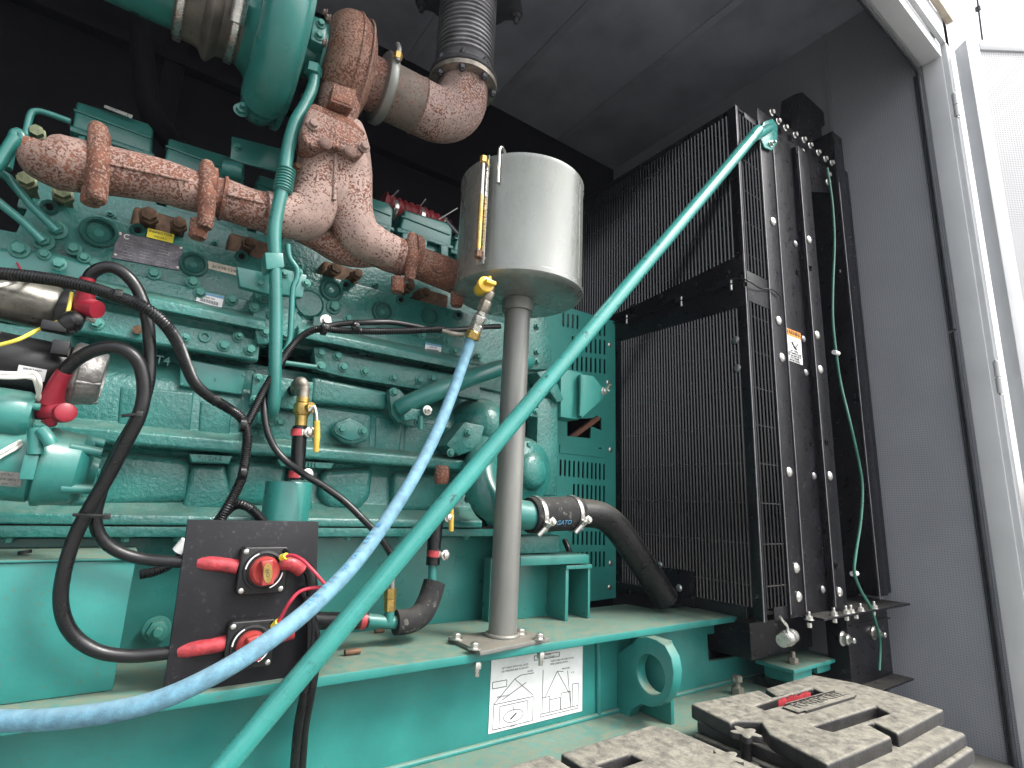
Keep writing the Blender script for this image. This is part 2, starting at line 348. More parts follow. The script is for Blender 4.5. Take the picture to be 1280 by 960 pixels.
_cache = {}
ROT = {'-Y': (0, 0, 0), '-X': (0, 0, R(-90)), '+Z': (R(-90), 0, 0), '+X': (0, 0, R(90)), '-Z': (R(90), 0, 0), '+Y': (0, 0, R(180))}
def bolt_mesh(kind, m):
    k = (kind, m)
    if k in _cache: return _cache[k]
    b = MB()
    if kind == 'hex':       # unit radius, axis -Y, seat at y=0
        b.lathe((0, 0, 0), (0, -1, 0), [(0, 1.0), (0.16, 1.0), (0.24, 0.86)], 20)
        b.lathe((0, -0.2, 0), (0, -1, 0), [(0, 0.70), (0.62, 0.70), (0.70, 0.6)], 6)
        b.lathe((0, -0.88, 0), (0, -1, 0), [(0, 0.36), (0.04, 0.34)], 10)
    elif kind == 'dome':
        b.lathe((0, 0, 0), (0, -1, 0), [(0, 1.0), (0.18, 0.98), (0.42, 0.72), (0.52, 0.35), (0.5, 0.0)], 18)
    elif kind == 'stud':
        b.lathe((0, 0, 0), (0, -1, 0), [(0, 1.0), (0.12, 1.0), (0.14, 0.9)], 18)
        b.lathe((0, -0.12, 0), (0, -1, 0), [(0, 0.74), (0.7, 0.74), (0.75, 0.6)], 6)
        b.lathe((0, -0.8, 0), (0, -1, 0), [(0, 0.36), (0.8, 0.36), (0.86, 0.3)], 12)
    elif kind == 'ring':    # washer with a hole
        n = 24; V = []; Fc = []
        for r_, y in ((1.0, 0), (1.0, -0.22), (0.93, -0.3), (0.62, -0.3), (0.55, -0.24), (0.55, 0.15)):
            for q in range(n): V.append((r_*math.cos(2*math.pi*q/n), y, r_*math.sin(2*math.pi*q/n)))
        for i in range(5):
            for q in range(n): Fc.append((i*n+q, i*n+(q+1) % n, (i+1)*n+(q+1) % n, (i+1)*n+q))
        Fc.append(tuple(5*n+q for q in range(n))); b.add(V, Fc)
    elif kind == 'cup':     # cast ring round a pressed core plug
        n = 36; V = []; Fc = []
        for r_, y in ((1.0, 0.1), (1.0, -0.20), (0.95, -0.27), (0.80, -0.27), (0.76, -0.2), (0.74, -0.02), (0.67, -0.02), (0.63, -0.08), (0.0, 0.05)):
            for q in range(n): V.append((max(r_, 1e-3)*math.cos(2*math.pi*q/n), y, max(r_, 1e-3)*math.sin(2*math.pi*q/n)))
        for i in range(8):
            for q in range(n): Fc.append((i*n+q, i*n+(q+1) % n, (i+1)*n+(q+1) % n, (i+1)*n+q))
        b.add(V, Fc)
    me, c = b.mesh('bolt_' + kind, m, origin=(0, 0, 0))
    _cache[k] = me; return me
def bolt(p, r, parent=None, face='-Y', kind='hex', m='boltgreen', name='bolt', spin=None):
    o = link(name, bolt_mesh(kind, m), p, parent, ROT[face]); o.scale = (r, r, r)
    if spin is None: spin = random.random() * 6.28
    if face == '-Y': o.rotation_euler = (0, spin, 0)
    return o
def text(name, body, o, u, v, size, m, parent=None, ext=0.0004, align='CENTER', stuff_=False):
    cu = bpy.data.curves.new(name, 'FONT'); cu.body = body; cu.size = size; cu.extrude = ext; cu.align_x = align; cu.align_y = 'CENTER'; cu.resolution_u = 3
    to = bpy.data.objects.new(name, cu); me = bpy.data.meshes.new_from_object(to); bpy.data.objects.remove(to)
    u = Vector(u).normalized(); v = Vector(v).normalized(); n = u.cross(v)
    mt = Matrix(((u.x, v.x, n.x), (u.y, v.y, n.y), (u.z, v.z, n.z))).to_4x4()
    me.transform(mt); me.materials.clear(); me.materials.append(M[m])
    return link(name, me, o, parent)
UX, UZ = Vector((1, 0, 0)), Vector((0, 0, 1))
def clampband(name, c, axis, r, w, m, parent, screw=True):
    mb = MB().lathe(Vector(c) - Vector(axis).normalized()*w/2, axis, [(0, r), (0, r*1.05), (w*0.15, r*1.07), (w*0.85, r*1.07), (w, r*1.05), (w, r)], 32)
    if screw:
        a = Vector(axis).normalized(); s = Vector((-0.3, -0.8, -0.5)); s = (s - a*s.dot(a)).normalized(); t = a.cross(s)
        mb.tube([Vector(c)+s*r*1.14-t*r*0.28, Vector(c)+s*r*1.14+t*r*0.28], max(0.004, r*0.16), 10)
    return mb.obj(name, m, parent)

# ================================================================== SETTING
XE, YB, ZC, ZF, YO = 2.15, 2.08, 2.0, -0.66, 0.56
XW = -1.7
struct(box('ground', (-40, -40, -1.75), (40, 40, -1.7), 'ground', bevel=0))
struct(box('floor', (XW, 0.50, ZF - 0.05), (XE, YB, ZF), 'floor', bevel=0))
struct(box('wall_end', (XE, 0.50, ZF - 0.05), (XE + 0.05, YB, ZC), 'perf', bevel=0))
struct(box('wall_left', (XW - 0.05, 0.50, ZF - 0.05), (XW, YB, ZC), 'walldark', bevel=0))
struct(box('wall_back', (XW - 0.05, YB, ZF - 0.05), (XE + 0.05, YB + 0.05, ZC), 'walldark', bevel=0))
ceiling = struct(box('ceiling', (XW - 0.05, 0.50, ZC), (XE + 0.05, YB + 0.05, ZC + 0.05), 'ceil', bevel=0))
struct(box('wall_front_header', (XW - 0.05, 0.50, 1.62), (XE + 0.05, YO, ZC), 'frame', bevel=0))
# roof sheets meet in folded standing seams
for x in (-0.75, -0.30, 0.22, 0.78, 1.24, 1.70):
    mb = MB().box((x - 0.003, 0.57, ZC - 0.007), (x + 0.003, YB - 0.002, ZC - 0.0005))
    mb.obj('roof_seam', 'ceil', ceiling, 0.002)
    MB().box((x + 0.0035, 0.57, ZC - 0.002), (x + 0.035, YB - 0.002, ZC - 0.0006)).obj('roof_seam', 'ceil', ceiling, 0.001)
# back wall girts and one service shelf
mb = MB().box((XW, YB - 0.05, 1.46), (1.16, YB - 0.001, 1.50)); w = mb.obj('wall_rail', 'walldark', None, 0.003); struct(w)
for x in (-0.6, -0.1):
    struct(box('wall_post', (x, YB - 0.04, ZF), (x + 0.06, YB - 0.001, ZC), 'walldark', bevel=0.003))
# end-wall panel joints (vertical folds with small screws)
we = bpy.data.objects['wall_end']
for y in (0.86, 1.30, 1.75):
    MB().box((XE - 0.006, y - 0.02, ZF), (XE - 0.0006, y + 0.001, ZC)).obj('panel_joint', 'perf', we, 0.001)
for z in (-0.35, 0.0, 0.35, 0.7, 1.05, 1.4):
    bolt((XE - 0.006, 0.85, z), 0.005, we, '-X', 'dome', 'seam', 'rivet')

# ------------------------------------------------------------------ door opening: return, seal, outer face, drip trim
t = thing('door_frame', 'pale grey steel door frame with black rubber seal round the opening', 'door frame', (XE, 0.50, ZF))
box('jamb', (XE - 0.004, 0.478, ZF - 0.1), (XE + 0.05, 0.535, 1.618), 'frame', t, 0.002)
box('outer_face', (XE + 0.004, 0.462, ZF - 0.3), (XE + 0.045, 0.479, 1.81), 'frame', t, 0.002)
box('header', (XW, 0.478, 1.612), (XE - 0.006, 0.535, 1.66), 'frame', t, 0.002)
box('sill', (XW, 0.478, ZF - 0.09), (XE - 0.006, 0.535, ZF - 0.004), 'frame', t, 0.002)
zg = 0.60
for a, b in ((ZF, zg), (zg + 0.008, 1.585)):
    tube('door_seal', [(XE - 0.012, 0.548, a), (XE - 0.012, 0.548, b)], 0.0078, 'seal', t, sides=10)
    tube('door_seal', [(XE - 0.006, 0.5615, a), (XE - 0.006, 0.5615, b)], 0.0038, 'seal', t, sides=8)
tube('door_seal', [(XE - 0.012, 0.548, 1.5855), (XE - 0.018, 0.548, 1.596), (XE - 0.045, 0.548, 1.602), (XE - 0.09, 0.548, 1.606)] + [(XE - 0.2 - 0.5*i, 0.548, 1.606) for i in range(7)], 0.0078, 'seal', t, sides=10)
box('drip_trim', (XW, 0.44, 1.765), (XE + 0.05, 0.4615, 1.80), 'trim', t, 0.003)
box('header_face', (XW, 0.462, 1.664), (XE + 0.062, 0.4775, 1.765), 'frame', t, 0.002)

# ------------------------------------------------------------------ open door leaf with perforated lining
zt = 1.66
e0 = PZ(1191, 68, zt); e1 = PZ(1207, 49, zt); e2 = PZ(1280, 52, zt)
e0.z = e1.z = e2.z = 0
du = (e2 - e1).normalized(); dn = Vector((du.y, -du.x, 0))
if (e0 - e1).dot(dn) < 0: dn = -dn
th = 0.05
org = e1 + Vector((0, 0, ZF - 0.12)); H = zt - (ZF - 0.12); W = 1.1
t = thing('enclosure_door', 'open white enclosure door leaf with perforated lining, hinged at right of opening', 'door', org)
def leaf(a0, a1, z0, z1, n0, n1):
    P = [org + du*a + dn*n + Vector((0, 0, z)) for z in (z0, z1) for a, n in ((a0, n0), (a1, n0), (a1, n1), (a0, n1))]
    return MB().add(P, [(0,3,2,1),(4,5,6,7),(0,1,5,4),(1,2,6,5),(2,3,7,6),(3,0,4,7)])
leaf(0, 0.045, 0, H, 0.0, th).obj('stile', 'frame', t, 0.003)
leaf(W - 0.045, W, 0, H, 0.0, th).obj('stile', 'frame', t, 0.003)
leaf(0.0455, W - 0.0455, H - 0.04, H, 0.0, th).obj('rail', 'frame', t, 0.003)
leaf(0.0455, W - 0.0455, 0, 0.04, 0.0, th).obj('rail', 'frame', t, 0.003)
# lining in its own axes so the hole pattern follows the sheet
me = bpy.data.meshes.new('perforated_panel'); LX, LZ = W - 0.092, H - 0.082
me.from_pydata([(0,0,0),(LX,0,0),(LX,0.02,0),(0,0.02,0),(0,0,LZ),(LX,0,LZ),(LX,0.02,LZ),(0,0.02,LZ)], [], [(0,3,2,1),(4,5,6,7),(0,1,5,4),(1,2,6,5),(2,3,7,6),(3,0,4,7)])
me.materials.append(M['perfdoor'])
po = link('perforated_panel', me, org + du*0.046 + Vector((0, 0, 0.041)) + dn*0.006, t); po.rotation_euler = (0, 0, math.atan2(du.y, du.x))
hp = Vector((PY(1193, 132, 0.452).x, 0.458, 0))
for (a, b) in (((1193, 118), (1195, 146)), ((1240, 453), (1247, 492))):
    z0 = PX(*a, hp.x).z; z1 = PX(*b, hp.x).z
    h = thing('door_hinge', 'small white barrel hinge, the %s one on the right door jamb' % ('upper' if z0 > 1 else 'lower'), 'hinge', (hp.x, hp.y, z1), 'barrel hinges on the door jamb')
    zc = (z0+z1)/2
    tube('barrel', [(hp.x, hp.y - 0.010, z1), (hp.x, hp.y - 0.010, zc - 0.002)], 0.008, 'frame', h)
    tube('barrel', [(hp.x, hp.y - 0.010, zc + 0.002), (hp.x, hp.y - 0.010, z0)], 0.008, 'frame', h)
    tube('hinge_pin', [(hp.x, hp.y - 0.010, z1 - 0.006), (hp.x, hp.y - 0.010, z0 + 0.005)], 0.0045, 'steel', h)
# overhead canopy edge and its thin stay outside
rod = [PD(1218, -30, 4.0), PD(1228, 50, 4.0), PD(1236, 110, 4.0)]
t = tube('stay_rod', [rod[0] + (rod[0]-rod[2])*1.5, rod[0], rod[1], rod[2]], 0.006, 'seal', smooth=False)
tag(t, 'thin dark stay rod against the white sky above the open door', 'rod')
lathe('rod_joint', PD(1222.5, 11, 3.99), rod[0]-rod[1], [(-0.02, 0.004), (-0.015, 0.017), (0.015, 0.017), (0.02, 0.004)], 'seal', t, 12)

# ================================================================== SKID FRAME
ZS, YS, YK = -0.281, 0.933, 1.19
WEB = 1.0
sk = thing('skid_frame', 'green steel I-beam skid under the engine with dusty flanges', 'steel frame', (0.5, WEB, -0.49))
xr = 1.50
pts = [(-1.2, YS), (xr - 0.06, YS), (xr, YS + 0.03), (xr, 1.07), (1.30, 1.10), (1.28, YK), (-1.2, YK)]
MB().prism([Vector((x, y, ZS - 0.016)) for x, y in pts], (0, 0, 0.016)).obj('top_flange', 'skid', sk, 0.003)
zl = -0.474
# web with the burnt-out square opening near the radiator end
wz = lambda px, py: PY(px, py, WEB)
holepix = [(884, 785), (905, 781), (960, 792), (950, 812), (886, 826)]
outer = [Vector((-1.2, WEB, zl)), Vector((1.95, WEB, zl)), Vector((1.95, WEB, ZS - 0.017)), Vector((-1.2, WEB, ZS - 0.017))]
hl = [PY(*q, WEB) for q in ((884, 793), (886, 827), (925, 820), (962, 812), (958, 783))]
MB().prism(outer, (0, 0.012, 0), [hl]).obj('web', 'skid', sk)
MB().box((-1.2, 0.80, zl - 0.018), (1.95, 1.20, zl)).obj('lower_flange', 'skid', sk, 0.003)
# weld bead between web and lower flange
tube('weld_bead', [(-1.1 + 0.05*i, WEB - 0.004 + 0.001*random.random(), zl + 0.003) for i in range(60)], 0.006, 'skid', sk, sides=8)
# lifting eye: thick plate standing square off the web
xe_ = 1.045
e = lambda px, py: PX(px, py, xe_)
out = [e(757, 808)]
c = e(811, 846); a = e(790, 801) - c
eye = [(757, 812), (757, 894), (768, 903), (783, 909), (784, 899), (790, 887), (801, 880), (812, 884), (824, 883), (834, 874), (840, 858), (842, 840), (839, 822), (831, 807), (820, 800), (808, 796), (797, 797), (790, 804)]
P = [e(*q) for q in eye]; P[0].y = min(P[0].y, WEB - 0.001); P[0].y = P[1].y = WEB - 0.001
c = e(813, 843)
hr = ringpts(c, (0, 1, 0), (0, 0, 1), 0.041, 28)
MB().prism(P, (0.030, 0, 0), [hr]).obj('lifting_eye', 'skid', sk, 0.003, 3)
for px, py in ((747, 860), (838, 850)):
    if px == 747:
        x = wz(px, py).x; tube('weld_bead', [(x, WEB - 0.003, zl + 0.006), (x - 0.003, WEB - 0.003, ZS - 0.03)], 0.006, 'skid', sk, sides=8); continue
    x = PY(px, py, 0.88).x
    MB().box((x, 0.88, zl + 0.0005), (x + 0.012, WEB - 0.0008, ZS - 0.018)).obj('stiffener', 'skid', sk, 0.002)
# welded nut studs / fixings on the flange
b_ = PZ(440, 819, ZS); tube('drift_pin', [b_ + Vector((-0.014, 0, 0.006)), b_ + Vector((0.014, 0, 0.006))], 0.0055, 'brownbolt', sk)
b_ = PZ(474, 791, ZS); tube('drift_pin', [b_ + Vector((-0.010, 0, 0.004)), b_ + Vector((0.010, 0, 0.004))], 0.004, 'brownbolt', sk)
b_ = PZ(922, 868, zl); bolt(b_, 0.022, sk, '+Z', 'stud', 'dirtysteel', 'anchor_bolt'); 
lathe('anchor_nut', b_ + Vector((0, 0, 0.032)), (0, 0, 1), [(0, 0.014), (0.012, 0.014), (0.014, 0.011)], 'dirtysteel', sk, 6)
bolt(PY(196, 786, YK + 0.002), 0.022, sk, '-Y', 'stud', 'boltgreen')
# scraped pale paint streaks along the lip are dents in the weld metal
# rear cross member seen above the flange behind the column
cm = [(654, 706), (654, 770)]
rr_ = random.Random(11)
for i in range(16):
    px = 20 + i*22 + rr_.random()*14; p = PZ(px, 903 - 0.1455*px + 10, ZS - 0.017); x = PY(px, 890, YS).x
    pts = [Vector((x + 0.010*k, YS + 0.012 + 0.012*k + 0.004*rr_.random(), ZS - 0.0175)) for k in range(3)]
    tube('paint_run', pts, 0.0022 + 0.0015*rr_.random(), 'skid', sk, sides=6)
# ---- instruction decal on the web
d0, d1, d2, d3 = wz(614, 826), wz(728, 809), wz(725, 893), wz(611, 921)
dz0, dz1 = -0.474 + 0.020, -0.318; dx0, dx1 = d0.x, d1.x
lab = box('lifting_decal', (dx0, WEB - 0.0012, dz0), (dx1, WEB - 0.0003, dz1), 'label', sk, 0)
W_, H_ = dx1 - dx0, dz1 - dz0
def dl(mb, pts, w=0.0006):
    q = [Vector((dx0 + u*W_, WEB - 0.0017, dz0 + v*H_)) for u, v in pts]
    for i in range(len(q)-1):
        d = (q[i+1]-q[i]); n = Vector((-d.z, 0, d.x)).normalized()*w
        mb.prism([q[i]-n, q[i+1]-n, q[i+1]+n, q[i]+n], (0, 0.0005, 0))
mb = MB()
for (u, v, s) in ((0.04, 0.04, 0.40),):
    dl(mb, [(u, v), (u+s, v), (u+s, v+0.34), (u, v+0.34), (u, v)]); dl(mb, [(u+.06, v), (u+.06, v+.3), (u+s-.06, v+.3), (u+s-.06, v)])
dl(mb, [(u_, v_) for u_, v_ in [(0.24+0.10*math.cos(k*math.pi/8), 0.17+0.085*math.sin(k*math.pi/8)) for k in range(17)]])
dl(mb, [(0.24, 0.24), (0.24, 0.30)]); dl(mb, [(0.21, 0.13), (0.27, 0.20)], 0.0016); dl(mb, [(0.04, 0.385), (0.24, 0.68), (0.44, 0.40)]); dl(mb, [(0.24, 0.68), (0.30, 0.72), (0.44, 0.72)])
dl(mb, [(0.12, 0.42), (0.36, 0.60)]); dl(mb, [(0.02, 0.60), (0.16, 0.60), (0.16, 0.69), (0.02, 0.69), (0.02, 0.60)])
dl(mb, [(0.52, 0.06), (0.95, 0.06), (0.95, 0.10), (0.52, 0.10), (0.52, 0.06)]); dl(mb, [(0.54, 0.10), (0.54, 0.33), (0.62, 0.33), (0.62, 0.10)]); dl(mb, [(0.62, 0.28), (0.74, 0.28), (0.74, 0.10)])
dl(mb, [(0.75, 0.10), (0.75, 0.34), (0.86, 0.34), (0.86, 0.10)]); dl(mb, [(0.88, 0.10), (0.88, 0.44), (0.95, 0.44), (0.95, 0.10)])
dl(mb, [(0.57, 0.33), (0.70, 0.68), (0.84, 0.32)]); dl(mb, [(0.70, 0.68), (0.77, 0.66)]); dl(mb, [(0.54, 0.33), (0.54, 0.74)]); dl(mb, [(0.86, 0.12), (0.82, 0.66)])
for r0, r1, c0, c1 in ((0.34, 0.42, 0.60, 0.80),): 
    dl(mb, [(c0, r0), (c1, r0), (c1, r1), (c0, r1), (c0, r0)]) if False else None
dl(mb, [(0.44, 0.90), (0.72, 0.90), (0.72, 0.965), (0.44, 0.965), (0.44, 0.90)])
mb.obj('line_drawing', 'ink', lab, smooth=0)
for body, u, v, s in (('LIFTING\nINSTRUCTIONS', 0.58, 0.932, 0.0062), ('LIFT ONLY WITH ALL LUGS', 0.24, 0.86, 0.0056), ('USE SPREADER BAR AS SHOWN', 0.24, 0.815, 0.0050), ('KEEP CLEAR OF LOAD AT ALL', 0.76, 0.845, 0.0050), ('TIMES DURING LIFTING', 0.72, 0.80, 0.0050), ('HOOK', 0.40, 0.755, 0.0050), ('SPREADER BAR', 0.13, 0.47, 0.0048), ('FRONT', 0.24, 0.025, 0.0045), ('MIN 60 DEG', 0.80, 0.70, 0.0045), ('A  B', 0.88, 0.62, 0.0045)):
    text('lettering', body, (dx0 + u*W_, WEB - 0.0015, dz0 + v*H_), UX, UZ, s, 'ink', lab, 0.0001)

# ---- green isolator bracket beyond the web
t = thing('isolator_mount', 'small green vibration isolator bracket at the far end of the skid', 'mount', (1.62, 0.86, -0.44), 'isolator mounts')
zi = -0.405
p0, p1, p2, p3 = [PZ(*q, zi) for q in ((925, 821), (1017, 815), (1000, 824), (948, 832))]
MB().box((1.535, 0.83, zi - 0.010), (1.80, 0.94, zi)).obj('cap_plate', 'skid', t, 0.002)
MB().box((1.56, 0.845, zi - 0.045), (1.66, 0.93, zi - 0.0105)).obj('lower_plate', 'skid', t, 0.006)
MB().box((1.69, 0.845, zi - 0.035), (1.79, 0.93, zi - 0.0105)).obj('lower_plate', 'skid', t, 0.006)
MB().box((1.55, 0.85, zl + 0.0005), (1.80, 0.95, zi - 0.046)).obj('rubber_pad', 'black', t, 0.002)
bolt((1.60, 0.865, zi + 0.001), 0.018, t, '+Z', 'stud', 'dirtysteel')

# ================================================================== COOLANT OVERFLOW TANK ON ITS POST
bx, by = 0.701, 0.996
t = thing('coolant_tank', 'cylindrical grey metal coolant tank on a tall post bolted to the skid', 'tank', (bx, by, ZS))
zb, ztp = 0.492, 0.84
TR = 0.152
cx, cy = 0.707, 0.996
zb = PY(646, 334, cy - TR).z + 0.012; ztp = PY(655, 190, cy - TR).z + 0.023
lathe('tank_shell', (cx, cy, zb), (0, 0, 1), [(-0.010, TR*0.2), (-0.008, TR*0.90), (-0.002, TR*0.985), (0.002, TR*1.012), (0.012, TR*1.012), (0.0145, TR*0.995), (ztp-zb-0.014, TR*0.995), (ztp-zb-0.010, TR*1.008), (ztp-zb, TR*1.008), (ztp-zb+0.002, TR*0.98), (ztp-zb-0.004, TR*0.96), (ztp-zb-0.004, 0.0)], 'tank', t, 64)
tube('weld_seam', [(cx + TR*0.998*math.cos(a), cy + TR*0.998*math.sin(a), z) for a in (R(-62),) for z in (zb + 0.02, ztp - 0.02)], 0.0012, 'tank', t)
PRr = 0.030
tube('post', [(bx, by, ZS + 0.008), (cx*0.35+bx*0.65, by, ZS + 0.30), (cx, cy, zb - 0.03)], PRr, 'post', t, sides=32)
lathe('collar', (cx, cy, zb - 0.040), (0, 0, 1), [(0, PRr + 0.001), (0.0, PRr*1.22), (0.028, PRr*1.22), (0.031, PRr*1.1)], 'post', t)
tube('weld_bead', ringpts((bx, by, ZS + 0.011), (1, 0, 0), (0, 1, 0), PRr + 0.003, 28) + [Vector((bx + PRr + 0.003, by, ZS + 0.011))], 0.0045, 'post', t, sides=8, smooth=False)
MB().prism([PZ(*q, ZS + 0.0005) for q in ((560, 801), (600, 820), (688, 802), (645, 789))], (0, 0, 0.008)).obj('base_plate', 'post', t, 0.001)
for q in ((571, 799), (593, 811), (674, 799), (651, 793)):
    bolt(PZ(*q, ZS + 0.009), 0.0125, t, '+Z', 'hex', 'steel')
for q in ((592, 832), (673, 820)):
    p = PZ(*q, ZS - 0.03); p.y = YS + 0.02
    tube('bolt_end', [(p.x, YS + 0.018, ZS - 0.017), (p.x, YS + 0.018, ZS - 0.046)], 0.005, 'steel', t)
    lathe('nut', (p.x, YS + 0.018, ZS - 0.032), (0, 0, 1), [(0, 0.009), (0.010, 0.009), (0.012, 0.008)], 'steel', t, 6)
# sight gauge on the front left of the tank
def ontank(px, py, off=0.0):
    r_ = ray(px, py); a = r_.x**2 + r_.y**2; b = -2*(r_.x*cx + r_.y*cy); c = cx*cx + cy*cy - (TR+off)**2
    s = max(0, b*b - 4*a*c); return r_ * ((-b - math.sqrt(s)) / (2*a))
def flat(p, z): return Vector((p.x, p.y, z))
g = ontank(601, 260, 0.022); gz0, gz1 = ontank(597, 318, .022).z, ontank(604, 200, .022).z
rad = Vector((g.x - cx, g.y - cy, 0)).normalized(); tan = Vector((-rad.y, rad.x, 0))
mb = MB(); gp = Vector((g.x, g.y, 0))
q = [gp + tan*s - rad*r_ for s, r_ in ((-0.010, 0.008), (0.010, 0.008), (0.010, 0.0105), (-0.010, 0.0105))]
mb.prism([v + Vector((0, 0, gz0 - 0.02)) for v in q], (0, 0, gz1 - gz0 + 0.035)).obj('gauge_backplate', 'steel', t, 0.0005)
tube('gauge_tube', [flat(g, gz0), flat(g, gz1)], 0.0042, 'steel', t)
tube('gauge_rod', [flat(g, gz0 + 0.012), flat(g, gz0 + (gz1-gz0)*0.62)], 0.0056, 'brass', t)
for z in (gz0, gz1):
    lathe('gauge_fitting', flat(g, z - 0.009), (0, 0, 1), [(0, 0.006), (0.002, 0.0085), (0.016, 0.0085), (0.018, 0.006)], 'brass' if z == gz1 else 'brownbolt', t, 6)
    tube('gauge_stem', [flat(g, z), flat(g, z) - rad*0.024], 0.004, 'steel', t)
for s in range(14):
    p = gp - rad*0.0075 + tan*0.006; z = gz0 + (gz1-gz0)*(s+0.5)/14
    MB().box((p.x - 0.002, p.y - 0.0008, z), (p.x + 0.002, p.y + 0.0008, z + 0.0008)).obj('graduation', 'ink', t, 0)
# bent vent pipe at the rim
v1 = ontank(623, 218, 0.006); v2 = ontank(621, 192, 0.006)
zz = ztp
tube('vent_pipe', [flat(v1, zz - 0.075), flat(v1, zz - 0.03), flat(v1, zz + 0.008), flat(v1, zz + 0.018) + Vector((0.010, 0.004, 0)), flat(v1, zz + 0.014) + Vector((0.03, 0.02, 0)), flat(v1, zz - 0.004) + Vector((0.035, 0.028, 0))], 0.0036, 'steel', t)
# drain: nipple, yellow valve
vz = Vector((cx - 0.075, cy - 0.06, zb - 0.012)); vz = PY(613, 352, cy - 0.06)
tube('drain_nipple', [PY(613, 345, cy - 0.05), PY(613, 366, cy - 0.06)], 0.010, 'dirtysteel', t)
vc = PY(605, 361, cy - 0.085)
lathe('drain_valve', vc + Vector((0, 0.022, 0)), (-0.15, -1, 0.1), [(0, 0.010), (0.006, 0.0135), (0.026, 0.0135), (0.030, 0.017), (0.040, 0.017), (0.042, 0.012)], 'yellow', t, 24)
MB().box(vc + Vector((-0.014, -0.032, 0.001)), vc + Vector((0.010, -0.017, 0.009))).obj('valve_handle', 'yellow', t, 0.002)
tube('valve_lug', [vc + Vector((0.006, -0.01, 0.014)), vc + Vector((0.006, -0.01, 0.026))], 0.004, 'yellow', t)

# ---- blue hose with its fittings
hs = thing('blue_hose', 'dusty blue rubber drain hose sweeping from the tank valve to lower left', 'hose', PY(590, 420, 0.95))
P = [(613, 364, 1.13), (608, 376, 1.13), (601, 394, 1.13), (596, 406, 1.135), (589, 424, 1.135)]
Q = [PD(*p) for p in P]
for (i, t0, t1, r_, m_, nm, sd_) in ((0, 0.0, 1.0, 0.010, 'dirtysteel', 'street_elbow', 16), (1, 0.0, 0.75, 0.0125, 'dirtysteel', 'coupling', 6), (1, 0.75, 1.0, 0.010, 'steel', 'nipple', 16), (2, 0.0, 1.0, 0.0135, 'steel', 'swivel_nut', 16), (3, 0.0, 0.45, 0.015, 'steel', 'coupling', 6), (3, 0.45, 1.0, 0.0155, 'brass', 'brass_ferrule', 20)):
    A, B = Q[i].lerp(Q[i+1], t0), Q[i].lerp(Q[i+1], t1); d = (B-A).length
    lathe(nm, A, B-A, [(0, r_*0.9), (d*0.1, r_), (d*0.9, r_), (d, r_*0.9)], m_, hs, sd_)
hp_ = [(589, 423, 1.135), (580, 450, 1.12), (566, 490, 1.08), (545, 542, 1.01), (515, 600, 0.93), (480, 655, 0.86), (440, 708, 0.79), (388, 760, 0.72), (330, 805, 0.665), (265, 845, 0.63), (190, 878, 0.61), (105, 895, 0.60), (20, 901, 0.605), (-60, 897, 0.61), (-150, 885, 0.61)]
hpts = [PD(*p) for p in hp_]
tube('hose_body', hpts, 0.0112, 'bluehose', hs, sides=20, res=8)
# printed legend along the hose, letter by letter
def along(body, pts, i0, size, off, rr, m, parent, step):
    Cc = []
    for i in range(len(pts)-1):
        for j in range(20): Cc.append(pts[i].lerp(pts[i+1], j/20))
    L = [0]
    for i in range(1, len(Cc)): L.append(L[-1] + (Cc[i]-Cc[i-1]).length)
    u = i0
    for ch in body:
        k = min(range(len(L)), key=lambda q: abs(L[q]-u)); k = min(k, len(Cc)-3); T_ = (Cc[k+2]-Cc[max(0,k-2)]).normalized()
        toc = (-Cc[k]).normalized(); n = (toc - T_*toc.dot(T_)).normalized(); s = T_.cross(n)
        nn = (n + s*off).normalized(); v = nn.cross(T_)
        if ch != ' ': text('lettering', ch, Cc[k] + nn*rr, T_, v, size, m, parent, 0.0001)
        u += step

al0 = len(_cache)
along('250 PSI WP OIL RES AIR HOSE', list(reversed(hpts[5:12])), 0.26, 0.010, -0.55, 0.0115, 'labelblue', hs, 0.0085)

# ================================================================== DIAGONAL BRACE
pa = Vector(PD(291, 946, 0.75)); pb = PY(940, 172, 0.765)
pdv = (pb - pa).normalized()
pe = PY(962, 160, 0.775)
t = thing('brace_pipe', 'long green diagonal brace pipe from the skid up to the radiator top', 'pipe', pa)
tube('pipe_body', [pa - pdv*0.35, pa - pdv*0.2, pa, pa.lerp(pb, 0.5), pb - pdv*0.03, pb, pb + (pe-pb)*0.55, pe], [0.0165]*5 + [0.0165, 0.0155, 0.013], 'pipe', t, sides=28, res=8)
fl = [(955, 152), (966, 148), (972, 156), (972, 178), (965, 188), (956, 184), (950, 170)]
MB().prism([PY(*q, 0.778) for q in fl], (0, 0.006, 0)).obj('flattened_end', 'pipe', t, 0.002)
bolt(PY(963, 180, 0.777), 0.011, t, '-Y', 'stud', 'steel')

